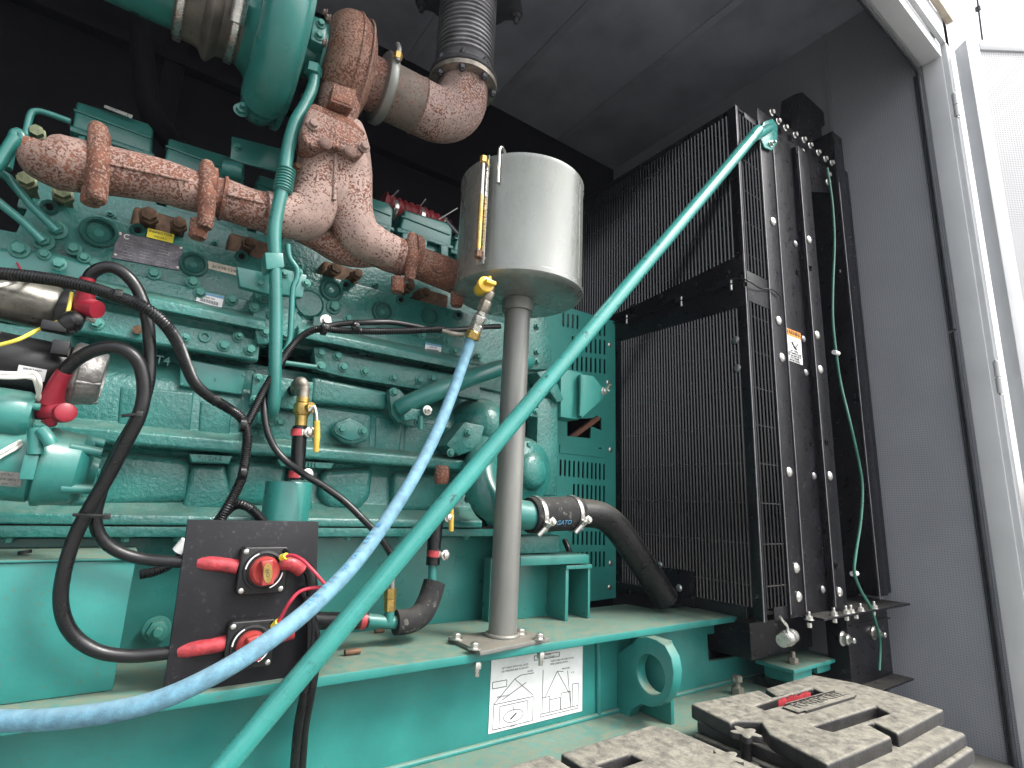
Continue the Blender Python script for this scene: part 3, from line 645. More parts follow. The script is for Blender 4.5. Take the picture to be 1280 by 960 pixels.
# ================================================================== RADIATOR AND ITS GUARD
XG, YG, ZG0, ZGT = 1.338, 0.79, -0.262, 1.20
XN = PY(982, 600, YG).x
rd = thing('radiator', 'tall black radiator with wire fan guards and bolted side frames', 'radiator', (1.6, 1.2, ZG0))
YFAR = 1.285
def grille(name, org, u, v, nu, nv, w, h, rb, parent, du_=1):
    """vertical wires at nu places and cross wires at nv places, welded together (stuff-like mesh of one guard)"""
    mb = MB()
    for i in range(nu):
        c0 = Vector(org) + Vector(u)*(w*(i+0.5)/nu); s = Vector(u)*rb; n = Vector(u).cross(Vector(v))*rb
        mb.add([c0-s, c0-n, c0+s, c0+n, c0-s+Vector(v)*h, c0-n+Vector(v)*h, c0+s+Vector(v)*h, c0+n+Vector(v)*h], [(0,1,5,4),(1,2,6,5),(2,3,7,6),(3,0,4,7)])
    for z in nv:
        c0 = Vector(org) + Vector(v)*(z*h); s = Vector(v)*rb*0.8; n = Vector(u).cross(Vector(v))*rb*0.8; o_ = Vector(u).cross(Vector(v))*rb*-0.3
        mb.add([c0-s+o_, c0-n+o_, c0+s+o_, c0+n+o_] + [p + Vector(u)*w for p in (c0-s+o_, c0-n+o_, c0+s+o_, c0+n+o_)], [(0,1,5,4),(1,2,6,5),(2,3,7,6),(3,0,4,7)])
    return stuff(mb.obj(name, 'blackwire', parent, smooth=60))
# side facing the engine (plane X = XG); u runs from far to near
fd = -1
zlo, zj0, zj1 = ZG0, 0.585, 0.648
nvv = lambda n: [(i+0.5)/n for i in range(n)]
g1 = grille('guard_wires', (XG, YFAR - 0.025, zlo + 0.03), (0, -1, 0), (0, 0, 1), 42, nvv(8), YFAR - 0.025 - (YG + 0.026), zj0 - zlo - 0.03, 0.0025, rd)
g2 = grille('guard_wires', (XG, 1.90, zj1 + 0.02), (0, -1, 0), (0, 0, 1), 86, nvv(5), 1.90 - (YG + 0.026), ZGT - zj1 - 0.04, 0.0025, rd)
# narrow side facing the door (plane Y = YG)
g3 = grille('guard_wires', (XG + 0.012, YG, zlo + 0.03), (1, 0, 0), (0, 0, 1), 6, nvv(8), XN - XG - 0.042, zj0 - zlo - 0.03, 0.0025, rd)
g4 = grille('guard_wires', (XG + 0.012, YG, zj1 + 0.02), (1, 0, 0), (0, 0, 1), 6, nvv(5), XN - XG - 0.042, ZGT - zj1 - 0.04, 0.0025, rd)
# sheet frames round the wires
for z0, z1 in ((zlo, zj0 + 0.03), (zj1 - 0.02, ZGT)):
    box('corner_angle', (XG - 0.001, YG - 0.002, z0), (XG + 0.0025, YG + 0.026, z1), 'blackmetal', rd, 0.001)
    box('corner_angle', (XG + 0.0035, YG - 0.002, z0), (XG + 0.012, YG + 0.0015, z1), 'blackmetal', rd, 0.001)
    box('edge_angle', (XN - 0.03, YG - 0.002, z0), (XN, YG + 0.003, z1), 'blackmetal', rd, 0.001)
    tube('corner_highlight_bead', [(XG - 0.001, YG - 0.001, z0), (XG - 0.001, YG - 0.001, z1)], 0.0018, 'bellows', rd, sides=8)  # pale bead added as a painted highlight along the guard corner
box('guard_rail', (XG - 0.001, YG + 0.046, zlo), (XG + 0.0025, YFAR, zlo + 0.03), 'blackmetal', rd, 0.001)
box('guard_rail', (XG + 0.046, YG - 0.001, zlo), (XN - 0.031, YG + 0.002, zlo + 0.03), 'blackmetal', rd, 0.001)
box('guard_rail', (XG + 0.046, YG - 0.001, ZGT - 0.02), (XN - 0.031, YG + 0.002, ZGT), 'blackmetal', rd, 0.001)
box('guard_rail', (XG - 0.001, YG + 0.046, ZGT - 0.02), (XG + 0.0025, 1.9, ZGT), 'blackmetal', rd, 0.001)
box('edge_angle', (XG - 0.001, YFAR - 0.024, zlo + 0.031), (XG + 0.0025, YFAR, zj0), 'blackmetal', rd, 0.001)
# the belt between the two guards: a flat strip below and an angle lip above it
box('joint_strip', (XG - 0.004, YG + 0.002, 0.560), (XG - 0.0015, YFAR + 0.01, 0.655), 'blackmetal', rd, 0.001)
MB().prism([Vector((XG - 0.005, y, z)) for y, z in ((YG + 0.0, 0.66), (YFAR + 0.02, 0.628), (YFAR + 0.02, 0.660), (YG + 0.0, 0.715))], (0.0032, 0, 0)).obj('joint_strip', 'blackmetal', rd, 0.001)
MB().box((XG - 0.018, YG + 0.03, 0.628), (XG - 0.0045, YFAR + 0.01, 0.631)).obj('joint_lip', 'blackmetal', rd, 0.001)
box('joint_strip', (XG + 0.004, YG - 0.003, 0.575), (XN - 0.002, YG - 0.0022, 0.665), 'blackmetal', rd, 0.0005)
for y in (1.20, 1.08, 0.95, 0.84): bolt((XG - 0.0052, y, 0.672), 0.008, rd, '-X', 'dome', 'blackmetal', 'screw')
for y in (1.22, 0.995, 0.825):
    tube('clip_stud', [(XG - 0.013, y, 0.612), (XG - 0.013, y, 0.642)], 0.0035, 'steel', rd, sides=8)
for px, py in ((920, 425), (922, 460), (831, 357+80)): 
    if px > 900: bolt(PX(px, py, XG - 0.002), 0.011, rd, '-X', 'dome', 'bellows', 'screw')
# corner plate low on the guard, with its silver dome screws
c0 = PX(850, 748, XG); 
box('corner_plate', (XG - 0.004, 0.985, zlo - 0.001), (XG - 0.0015, 1.12, zlo + 0.095), 'blackmetal', rd, 0.001)
bolt(PX(849, 735, XG - 0.004), 0.010, rd, '-X', 'dome', 'steel', 'screw'); bolt(PX(825, 706, XG - 0.004), 0.009, rd, '-X', 'dome', 'steel', 'screw')
# the core behind the wires and the closed body
box('fan_shroud', (XG + 0.085, YG + 0.06, ZG0 + 0.01), (XG + 0.10, 1.9, ZGT - 0.01), 'core', rd, 0)
mb = MB()
for i in range(32):
    y = YG + 0.075 + i*0.0336
    mb.box((XG + 0.078, y, ZG0 + 0.03), (XG + 0.0845, y + 0.005, ZGT - 0.03))
stuff(mb.obj('core_fins', 'core', rd, smooth=0))
box('core_body', (XN + 0.002, YG + 0.11, ZG0 - 0.02), (PY(1104, 600, YG).x, 1.9, ZGT + 0.03), 'blackmetal', rd, 0.004)
box('guard_top', (XG + 0.003, YG + 0.003, ZGT - 0.003), (XN, 1.9, ZGT + 0.001), 'blackmetal', rd, 0)
# side frame channels facing the door opening, left to right
X = lambda px, y=YG: PY(px, 600, y).x
def band(name, p0, p1, y, z0=ZG0, z1=ZGT + 0.05, d=0.003): return box(name, (X(p0), y, z0), (X(p1), y + d, z1), 'blackmetal', rd, 0.001)
band('side_flange', 975, 994, YG - 0.004)
box('side_flange_lip', (X(994) - 0.003, YG - 0.0005, ZG0), (X(994), YG + 0.09, ZGT + 0.04), 'blackmetal', rd, 0.001)
band('side_panel', 993.5, 1030, YG + 0.012, ZG0, ZGT + 0.03)
box('side_channel', (X(1028), YG - 0.002, ZG0), (X(1028) + 0.003, YG + 0.09, ZGT + 0.02), 'blackmetal', rd, 0.001)
band('side_channel', 1029, 1043, YG - 0.006, ZG0, ZGT + 0.02)
band('side_panel', 1043.5, 1082, YG + 0.10, ZG0 + 0.02, ZGT + 0.25)
band('outer_flange', 1083, 1095, YG - 0.002, ZG0 + 0.02, ZGT + 0.22)
box('outer_flange', (X(1083), YG + 0.0015, ZG0 + 0.02), (X(1083) + 0.003, YG + 0.10, ZGT + 0.22), 'blackmetal', rd, 0.001)
band('baffle_strip', 1096, 1108, YG + 0.02, ZG0 + 0.02, ZGT + 0.12)
for xx in (X(975), X(993.6), X(1029), X(1083)):
    tube('edge_highlight_bead', [(xx, YG - 0.006, ZG0 + 0.01), (xx, YG - 0.006, ZGT)], 0.0016, 'bellows', rd, sides=8)
# silver dome screws
for px, py in ((973, 401), (977, 447), (986, 590), (995, 710), (998, 746), (966, 277)):
    bolt(PY(px, py, YG - 0.0045), 0.0135, rd, '-Y', 'dome', 'steel', 'screw')
for px, py in ((1011, 300), (1021, 419), (1025, 462), (1037, 595), (1049, 740)):
    bolt(PY(px, py, YG - 0.0065), 0.0135, rd, '-Y', 'dome', 'steel', 'screw')
for px, py in ((994, 305), (1004, 424), (1007, 466), (1017, 595), (1028, 737), (1051, 340), (1090, 600), (1104, 731)):
    bolt(PY(px, py, YG + 0.02 if px > 1040 else YG + 0.0112), 0.011, rd, '-Y', 'dome', 'bellows', 'screw')
for px, py in ((997, 340), (1013, 335), (1014, 554), (1033, 553), (1028, 688), (1045, 707)):
    bolt(PY(px, py, YG - 0.0065 if px in (1013, 1033, 1045) else YG + 0.0112), 0.009, rd, '-Y', 'ring', 'hole', 'punched_hole')
# stepped brackets and their bolts along the top, running away over the radiator
zt_ = ZGT + 0.05
for i, (px, py) in enumerate(((964, 141), (972, 152), (981, 160), (993, 169), (1004, 175), (1012, 182), (1001, 190), (1022, 191), (1031, 199), (1039, 204), (1035, 219), (1034, 228))):
    bolt(PY(px, py, YG + 0.01), 0.012, rd, '-Y', 'hex', 'steel')
MB().prism([PY(*q, YG + 0.022) for q in ((955, 150), (988, 160), (1040, 205), (1043, 240), (1000, 240), (950, 215))], (0, 0.02, 0)).obj('top_bracket', 'blackmetal', rd, 0.002)
MB().prism([PY(*q, YG + 0.09) for q in ((992, 118), (1003, 115), (1043, 152), (1036, 158), (1026, 156), (1032, 210), (985, 200))], (0, 0.05, 0)).obj('top_hood', 'blackmetal', rd, 0.002)
MB().prism([PY(*q, YG + 0.05) for q in ((1043, 200), (1052, 208), (1056, 300), (1046, 300))], (0, 0.03, 0)).obj('top_bracket', 'blackmetal', rd, 0.002)
# bottom shelf and support leg
zs_ = ZG0 - 0.002
box('bottom_shelf', (X(998), YG - 0.04, zs_ - 0.006), (X(1104), YG + 0.12, zs_), 'blackmetal', rd, 0.001)
for px, py in ((1011, 768), (1042, 763), (1057, 761), (1063, 758), (1075, 756), (1092, 753)):
    bolt(PY(px, py, YG - 0.03) * 1.0, 0.012, rd, '+Z', 'stud', 'steel').location.z = zs_ - ZG0 if False else zs_ - wloc(rd).z
for px in (1011, 1043, 1058, 1070, 1092):
    x = PY(px, 772, YG - 0.03).x; tube('bolt_end', [(x, YG - 0.03, zs_ - 0.007), (x, YG - 0.03, zs_ - 0.018)], 0.006, 'steel', rd, sides=6)
box('support_leg', (X(1043), YG + 0.0, -0.47), (X(1092), YG + 0.06, zs_ - 0.0065), 'blackmetal', rd, 0.002)
box('support_leg_fold', (X(1045), YG - 0.008, -0.31), (X(1092), YG - 0.0005, -0.306), 'blackmetal', rd, 0.001)
box('support_foot', (X(1043), YG - 0.05, -0.478), (X(1094), YG + 0.05, -0.472), 'blackmetal', rd, 0.001)
box('lower_beam', (PY(938, 800, YG + 0.10).x, YG + 0.10, -0.385), (X(1043) - 0.002, YG + 0.30, ZG0 - 0.03), 'blackmetal', rd, 0.003)
for px, py in ((1053, 798), (1092, 791)): bolt(PY(px, py, YG - 0.0005), 0.020, rd, '-Y', 'stud', 'steel')
bolt(PY(1042, 797, YG + 0.099), 0.014, rd, '-Y', 'stud', 'dirtysteel')
box('rear_beam', (XG + 0.05, 1.06, -0.44), (1.95, 1.10, ZG0 - 0.03), 'blackmetal', rd, 0.002); bolt(PY(892, 797, 1.059), 0.012, rd, '-Y', 'stud', 'dirtysteel'); bolt(PY(907, 794, 1.059), 0.014, rd, '-Y', 'stud', 'dirtysteel')
# drain cock under the guard corner
dc = PY(985, 799, YG - 0.02)
k = thing('drain_cock', 'small chromed drain cock below the front corner of the radiator', 'valve', dc)
lathe('cock_body', dc + Vector((0.07, 0.02, 0)), (-1.0, -0.22, 0), [(0, 0.010), (0.02, 0.010), (0.022, 0.017), (0.034, 0.017), (0.036, 0.011), (0.05, 0.011), (0.052, 0.019), (0.066, 0.019), (0.07, 0.014), (0.085, 0.016), (0.10, 0.016)], 'steel', k, 24)
tube('cock_lever', [dc + Vector((0, 0, 0.016)), dc + Vector((0, 0, 0.03)), dc + Vector((-0.02, 0, 0.045)), dc + Vector((-0.03, 0, 0.055))], 0.0035, 'steel', k)
# warning label
l0, l1 = PY(981, 411, YG - 0.0), PY(1002, 421, YG)
lx0, lx1, lz1, lz0 = X(993.8) + 0.004, X(1008), PY(985, 411, YG + 0.0112).z, PY(990, 452, YG + 0.0112).z
lx0 = PY(982, 430, YG + 0.0112).x; lx1 = PY(1001, 430, YG + 0.0112).x
wlab = box('warning_label', (lx0, YG + 0.0100, lz0), (lx1, YG + 0.0110, lz1), 'label', rd, 0)
# lift it to the front of the recess
wlab.location.y -= 0.0
hh = (lz1 - lz0)
box('orange_band', (lx0, YG + 0.0088, lz1 - hh*0.2), (lx1, YG + 0.0098, lz1), 'orange', wlab, 0)
text('lettering', 'WARNING', ((lx0+lx1)/2, YG + 0.0084, lz1 - hh*0.10), UX, UZ, (lx1-lx0)*0.22, 'ink', wlab)
mb = MB()
cxm = (lx0+lx1)/2 + 0.006
for a, b in (((-0.018, .62), (-0.004, .46)), ((0.018, .62), (0.0, .46)), ((-0.006, .46), (0.008, .42))):
    A = Vector((cxm + a[0], YG + 0.0088, lz0 + hh*a[1])); B = Vector((cxm + b[0], YG + 0.0088, lz0 + hh*b[1]))
    mb.tube([A, B], 0.0022, 6)
mb.obj('fan_symbol', 'ink', wlab)
for i, s in enumerate(('HOT PARTS', 'KEEP HANDS CLEAR', 'OF FAN AND BELTS', 'STOP ENGINE', 'BEFORE SERVICE')):
    text('lettering', s, ((lx0+lx1)/2, YG + 0.0096, lz0 + hh*(0.34 - 0.075*i)), UX, UZ, (lx1-lx0)*0.095, 'ink', wlab)
# green nylon tube running down the side frame
gt = [(1034, 210), (1040, 250), (1043, 300), (1041, 360), (1041, 400), (1045, 440), (1051, 480), (1063, 530), (1074, 580), (1078, 610), (1076, 650), (1070, 690), (1068, 716), (1076, 738), (1087, 757), (1095, 780), (1100, 805), (1099, 838)]
t = tube('tubing', [PY(*q, YG - 0.012 - (0.02 if 800 > q[1] > 500 else 0)) for q in gt], 0.0042, 'greenw', None, sides=10)
tag(t, 'thin translucent green tube running down the radiator side frame', 'tubing')
for px, py in ((1045, 441), (1068, 717)):
    p = PY(px, py, YG - 0.02); tube('clip', [p + Vector((-0.014, 0, 0)), p + Vector((0.014, 0.0, 0))], 0.0075, 'label', t, sides=8)
# thin wire across the guard
t = tube('wire', [PX(912, 349, XG - 0.02), PX(925, 348, XG - 0.012), PY(937, 352, YG - 0.02), PY(952, 361, YG - 0.014), PY(966, 362, YG - 0.012), PY(975, 370, YG - 0.01)], 0.0022, 'black', None, sides=8)
tag(t, 'thin black wire tied across the corner of the radiator guard', 'wire')

# ================================================================== GREEN BELT GUARD PANEL (plane Y = 1.28) and brackets
YP = 1.28
def slot(cx_, cy_, w, h, y):     # slot given in pixels: centre, width, height
    a, b = PY(cx_, cy_ - h/2, y), PY(cx_, cy_ + h/2, y); r_ = w/677*PY(cx_, cy_, y).dot(-back)/2
    c1, c2 = Vector((a.x, y, a.z - r_)), Vector(((b.x), y, b.z + r_)); c2.x = c1.x
    out = []
    for k in range(7): t_ = math.pi*k/6; out.append(c1 + Vector((r_*math.cos(t_), 0, r_*math.sin(t_))))
    for k in range(7): t_ = math.pi + math.pi*k/6; out.append(c2 + Vector((r_*math.cos(t_), 0, r_*math.sin(t_))))
    return out
t = thing('belt_guard', 'green sheet fan belt guard with rows of vertical slots', 'guard', PY(735, 750, YP))
rows = []
def row(xs, y0, slope, h): return [slot(x, y0 + slope*(x - 700), 3.3, h, YP) for x in xs]
sl = []
for n_, (y0, h_) in enumerate(((402, 22), (431, 20), (452, 20))): pass
sl += row([704.5, 710, 715.5, 721, 727, 733, 739, 744.5, 750, 755.5], 396, 0.26, 19)[0:7]
sl += row([728, 733.5, 739, 744.5, 750, 755.5], 405, 0.10, 17)
sl = row([704.5, 710.2, 716, 722], 398.5, 0.2, 18) + row([739, 744.6, 750.2, 755.8], 405, 0.12, 18) \
   + row([716, 721.7, 727.4, 733.1, 738.8, 744.5, 750.2, 755.8], 427.5, 0.12, 19) \
   + row([704.5, 710.2, 716, 721.7, 727.4, 733.1, 738.8, 744.5, 750.2, 755.8], 451.5, 0.12, 19) \
   + row([701, 706.5, 712, 717.7, 723.4, 729, 734.5, 740, 745, 750, 755.2], 584.5, 0.10, 21) \
   + row([717.5, 723, 728.7, 734.3, 739.6, 745, 750, 755.2], 614, 0.06, 21) \
   + row([717, 722.6, 728.2, 733.8, 739.4, 745, 750, 755.2], 672, 0.02, 18) \
   + row([717, 722.6, 728.2, 733.8, 739.4, 745, 750, 755.2], 700, -0.02, 20)
win = [PY(*q, YP) for q in ((709, 524), (709, 545), (738, 548), (739, 533), (752, 538), (752, 522))]
outl = [(666, 386), (702, 382), (769, 402), (770, 747), (735, 752), (660, 752)]
MB().prism([PY(*q, YP) for q in outl], (0, 0.003, 0), sl + [win]).obj('slotted_sheet', 'guardgreen', t)
for q in ((762, 431), (760, 478), (763, 562), (763, 704), (762, 734)): bolt(PY(*q, YP - 0.0005), 0.0085, t, '-Y', 'dome', 'steel', 'screw')
bolt(PY(750, 562, YP - 0.0005), 0.007, t, '-Y', 'ring', 'hole', 'punched_hole')
MB().box(PY(700, 566, YP - 0.003), PY(753, 561, YP - 0.0005) + Vector((0, 0, -0.002))).obj('sheet_joint', 'guardgreen', t, 0)
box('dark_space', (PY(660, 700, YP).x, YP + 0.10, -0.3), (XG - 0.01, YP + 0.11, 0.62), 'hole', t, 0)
tube('rusty_bar', [PY(712, 548, YP + 0.03), PY(748, 522, YP - 0.01)], 0.010, 'rustbar', t, sides=4)
# bracket frame standing in front of the guard
t = thing('fan_bracket', 'welded green fan and belt tensioner bracket in front of the slotted guard', 'bracket', PY(690, 620, 1.2))
MB().prism([PY(*q, 1.17) for q in ((673, 496), (698, 500), (697, 620), (669, 618))], (0, 0.05, 0)).obj('upright', 'cast', t, 0.004)
MB().prism([PY(*q, 1.155) for q in ((671, 465), (697, 503), (705, 500), (690, 462))], (0, 0.06, 0)).obj('gusset', 'cast', t, 0.003)
MB().prism([PY(*q, 1.16) for q in ((701, 460), (728, 466), (724, 525), (701, 521))], (0, 0.06, 0)).obj('box_arm', 'guardgreen', t, 0.003)
MB().prism([PY(*q, 1.145) for q in ((726, 468), (742, 470), (757, 489), (754, 498), (727, 523))], (0, 0.012, 0)).obj('tension_plate', 'guardgreen', t, 0.002)
tube('weld_bead', [PY(726, 470, 1.143), PY(726, 495, 1.143), PY(725, 520, 1.143)], 0.005, 'guardgreen', t, sides=8)
tube('tension_bolt', [PY(752, 492, 1.15), PY(763, 480, 1.12)], 0.006, 'steel', t, sides=8)
bolt(PY(755, 489, 1.144), 0.012, t, '-Y', 'stud', 'steel')
MB().prism([PY(*q, 1.15) for q in ((662, 509), (673, 510), (673, 522), (662, 520))], (0, 0.02, 0)).obj('tab', 'cast', t, 0.002)
bolt(PY(670, 515, 1.149), 0.008, t)
for q in ((671, 408), (671, 440), (671, 452)): bolt(PY(*q, 1.199), 0.010, t)
MB().prism([PY(*q, 1.20) for q in ((655, 390), (682, 392), (690, 440), (690, 462), (655, 462))], (0, 0.07, 0)).obj('front_housing', 'cast', t, 0.004)
# engine foot: box section stand on the skid
t = thing('engine_foot', 'green box-section engine mount standing on the skid under the hose', 'mount', PY(700, 762, 1.12))
y0 = 1.08
zf_ = lambda py, px=700: PY(px, py, y0).z
xa, xb, xc = PY(655, 730, y0).x, PY(707, 730, y0).x, PY(735, 730, y0).x
box('stand_plate', (xb, y0, ZS + 0.0005), (xb + 0.010, y0 + 0.1, zf_(712)), 'paint', t, 0.001)
box('stand_plate', (xc, y0, ZS + 0.0005), (xc + 0.008, y0 + 0.1, zf_(712)), 'paint', t, 0.001)
box('stand_top', (xb - 0.002, y0 - 0.005, zf_(712)), (xc + 0.010, y0 + 0.1, zf_(712) + 0.010), 'paint', t, 0.002)
box('stand_back', (xa - 0.05, y0 + 0.07, ZS + 0.0005), (xb - 0.001, y0 + 0.10, zf_(700)), 'paint', t, 0.001)
box('foot_bar', (xa - 0.02, y0 - 0.01, zf_(706, 680)), (xc - 0.005, y0 + 0.09, zf_(694, 680)), 'paint', t, 0.004)
box('foot_arm', (xa - 0.02, y0 + 0.02, zf_(693, 680)), (xb - 0.002, y0 + 0.08, zf_(670, 680)), 'cast', t, 0.006)

# ================================================================== DIESEL ENGINE
en = thing('diesel_engine', 'large turquoise green diesel engine with rusty exhaust manifold and turbocharger', 'engine', (0.2, 1.3, -0.25))
YD = 1.22                     # face of the upper deck
def zs(py, y, px=300): return PY(px, py, y).z
def extr(name, prof, x0, x1, m, parent, bevel=0.004):
    """profile [(y, z)] closed, pushed along X"""
    return MB().prism([Vector((x0, y, z)) for y, z in prof], (x1 - x0, 0, 0)).obj(name, m, parent, bevel, 3)
XL, XR = -0.75, PY(598, 500, 1.2).x
# upper deck with the core plugs
MB().prism([PY(*q, YD) for q in ((40, 246), (300, 316), (666, 413), (672, 500), (300, 420), (-160, 330), (-160, 255), (20, 290))], (0, 0.3, 0)).obj('upper_deck', 'cast', en, 0.004)
# bolted cam cover: flange, ridge, lower flange
prof = [(YD + 0.1, zs(372, YD)), (1.207, zs(372, 1.207)), (1.205, zs(389, 1.205)), (1.15, zs(392, 1.15)), (1.142, zs(396, 1.142)), (1.142, zs(407, 1.142)), (1.180, zs(411, 1.18)), (1.180, zs(419, 1.18)), (1.172, zs(420, 1.172)), (1.170, zs(446, 1.17)), (1.174, zs(449, 1.174)), (YD + 0.1, zs(450, 1.25))]
extr('cam_cover', prof, PY(96, 350, 1.17).x, PY(330, 400, 1.17).x, 'cast', en, 0.003)
prof2 = [(YD + 0.1, zs(385, YD)), (1.210, zs(385, 1.21)), (1.15, zs(392, 1.15)), (1.142, zs(396, 1.142)), (1.142, zs(407, 1.142)), (1.180, zs(411, 1.18)), (YD + 0.1, zs(412, 1.2))]
extr('cam_ridge', prof2, PY(372, 410, 1.15).x, PY(612, 455, 1.15).x, 'cast', en, 0.003)
MB().prism([PY(*q, 1.170) for q in ((392, 434), (404, 433), (440, 446), (600, 474), (600, 500), (425, 470), (395, 462))], (0, 0.03, 0)).obj('side_cover', 'cast', en, 0.003)
MB().prism([PY(*q, 1.20) for q in ((392, 395), (430, 398), (596, 440), (596, 458), (390, 420))], (0, 0.03, 0)).obj('cover_flange', 'cast', en, 0.003)
# crankcase: shoulder, face, rib, lower bulge, pan rail
prof3 = [(1.6, zs(452, 1.24)), (1.245, zs(452, 1.245)), (1.242, zs(466, 1.242)), (1.215, zs(486, 1.215)), (1.205, zs(500, 1.205)), (1.205, zs(543, 1.205)), (1.19, zs(548, 1.19)), (1.150, zs(550, 1.15)), (1.146, zs(553, 1.146)), (1.146, zs(564, 1.146)), (1.150, zs(567, 1.15)), (1.20, zs(570, 1.20)), (1.212, zs(585, 1.212)), (1.205, zs(625, 1.205)), (1.18, zs(638, 1.18)), (1.152, zs(646, 1.152)), (1.150, zs(650, 1.15)), (1.150, zs(657.5, 1.15)), (1.6, zs(657.5, 1.15))]
extr('crankcase', prof3, XL, XR, 'cast', en, 0.005)
z0, z1 = zs(671, 1.15), zs(658.5, 1.15)
box('pan_gasket', (XL, 1.155, z1 - 0.0005), (PY(654, 660, 1.15).x, 1.5, z1 + 0.002), 'hole', en, 0)
box('pan_rail', (XL, 1.148, z0), (PY(654, 660, 1.15).x, 1.5, z1 - 0.001), 'cast', en, 0.002)
xp = PY(655, 700, 1.2).x
MB().prism([Vector((x, y, z0 - 0.0005)) for x, y in ((XL, 1.205), (xp - 0.06, 1.205), (xp - 0.018, 1.222), (xp, 1.26), (xp, 1.5), (XL, 1.5))], (0, 0, -0.22)).obj('oil_pan', 'paint', en, 0.008, 4)
for px in (10, 157, 222, 434, 582, 500, 350): bolt(PY(px, 675, 1.165).xy.to_3d() + Vector((0, 0, z0)), 0.010, en, '-Z')
# raised panels, pads and pillars of the casting
def pad(name, pix, y, t=0.03, bevel=0.006, m='cast'): return MB().prism([PY(*q, y) for q in pix], (0, t, 0)).obj(name, m, en, bevel, 3)
pad('flat_panel', ((226, 447), (307, 463), (304, 494), (224, 482)), 1.196, 0.03, 0.003, 'paint')
pad('casting_boss', ((268, 452), (320, 462), (318, 500), (262, 492)), 1.215)
for pix in (((97, 560), (97, 632), (128, 634), (236, 628), (240, 573)), ((284, 574), (282, 632), (330, 633), (352, 628), (360, 578)), ((402, 588), (398, 620), (412, 636), (450, 638), (464, 622), (468, 584)), ((492, 590), (490, 640), (560, 640), (566, 592)), ((-100, 555), (-100, 630), (60, 632), (66, 560))):
    pad('crankcase_bulge', pix, 1.188, 0.05, 0.016)
for pix in (((150, 482), (146, 535), (238, 541), (243, 490)), ((250, 500), (247, 543), (288, 547), (290, 505)), ((392, 506), (390, 556), (462, 563), (466, 518)), ((470, 520), (468, 565), (500, 568), (504, 524)), ((323, 505), (322, 549), (380, 556), (382, 512)), ((506, 525), (504, 568), (560, 573), (562, 532))):
    pad('casting_panel', pix, 1.2025, 0.03, 0.006)
pad('upper_case', ((390, 470), (486, 490), (484, 512), (388, 503)), 1.180, 0.06, 0.010)
pad('letter_pad', ((236, 567), (291, 570), (286, 580), (240, 578)), 1.158, 0.05, 0.002)
pad('letter_pad', ((346, 574), (418, 579), (414, 586), (351, 583)), 1.158, 0.05, 0.002)
text('cast_lettering', '26303', PY(263, 573.5, 1.1565), (1, 0, 0), UZ, 0.017, 'cast', en, 0.002)
text('cast_lettering', '4-1111', PY(385, 580.5, 1.1565), (1, 0, 0), UZ, 0.013, 'cast', en, 0.002)
text('cast_lettering', 'T4', PY(203, 452, 1.214), (1, 0, 0), UZ, 0.022, 'cast', en, 0.012)
text('cast_lettering', 'V', PY(270, 475, 1.1945), (1, 0, 0), UZ, 0.010, 'cast', en, 0.001)
pad('pillar', ((240, 581), (282, 582), (294, 640), (226, 640)), 1.186, 0.05, 0.010)
pad('pillar', ((362, 586), (388, 588), (392, 642), (358, 641)), 1.185, 0.05, 0.010)
MB().prism([PY(*q, 1.172) for q in ((317, 466), (392, 478), (389, 515), (313, 504))], (0, 0.02, 0)).obj('fitting_plate', 'cast', en, 0.003)
for q in ((323, 472), (318, 499), (386, 484)): bolt(PY(*q, 1.171), 0.008, en)
for q in ((229, 459), (304, 469), (300, 491), (227, 480)): bolt(PY(*q, 1.1955), 0.003, en, '-Y', 'dome', 'boltgreen', 'rivet')
tube('stud_sleeve', [PY(366, 488, 1.172), PY(371, 488, 1.13)], 0.011, 'hole', en)
# lozenge cover plate with two bolts
loz = [(418, 537), (424, 531), (436, 526), (446, 530), (459, 541), (456, 546), (440, 551), (432, 549), (420, 542)]
MB().prism([PY(*q, 1.172) for q in [(414, 540), (420, 528), (437, 521), (452, 527), (464, 541), (460, 551), (440, 556), (426, 552)]], (0, 0.02, 0)).obj('boss', 'cast', en, 0.006, 3)
MB().prism([PY(*q, 1.164) for q in loz], (0, 0.009, 0)).obj('cover_plate', 'paint', en, 0.002)
bolt(PY(427, 536, 1.163), 0.0105, en); bolt(PY(454, 539, 1.163), 0.0105, en)
# core plugs and deck features
for px, py, r_ in ((124, 291, 0.030), (242, 331, 0.026), (414, 363, 0.026), (478, 390, 0.027), (537, 396, 0.024)):
    o = link('core_plug', bolt_mesh('cup', 'cast'), PY(px, py, YD), en); o.scale = (r_, r_, r_)
for px, py in ((62, 259), (172, 288), (302, 321), (432, 356), (501, 375), (573, 394)):
    bolt(PY(px, py, YD), 0.0135, en, '-Y', 'ring', 'cast', 'tapped_boss')
    lathe('thread_hole', PY(px, py, YD - 0.002), (0, -1, 0), [(0, 0.0058), (0.0025, 0.0056)], 'hole', en, 12)
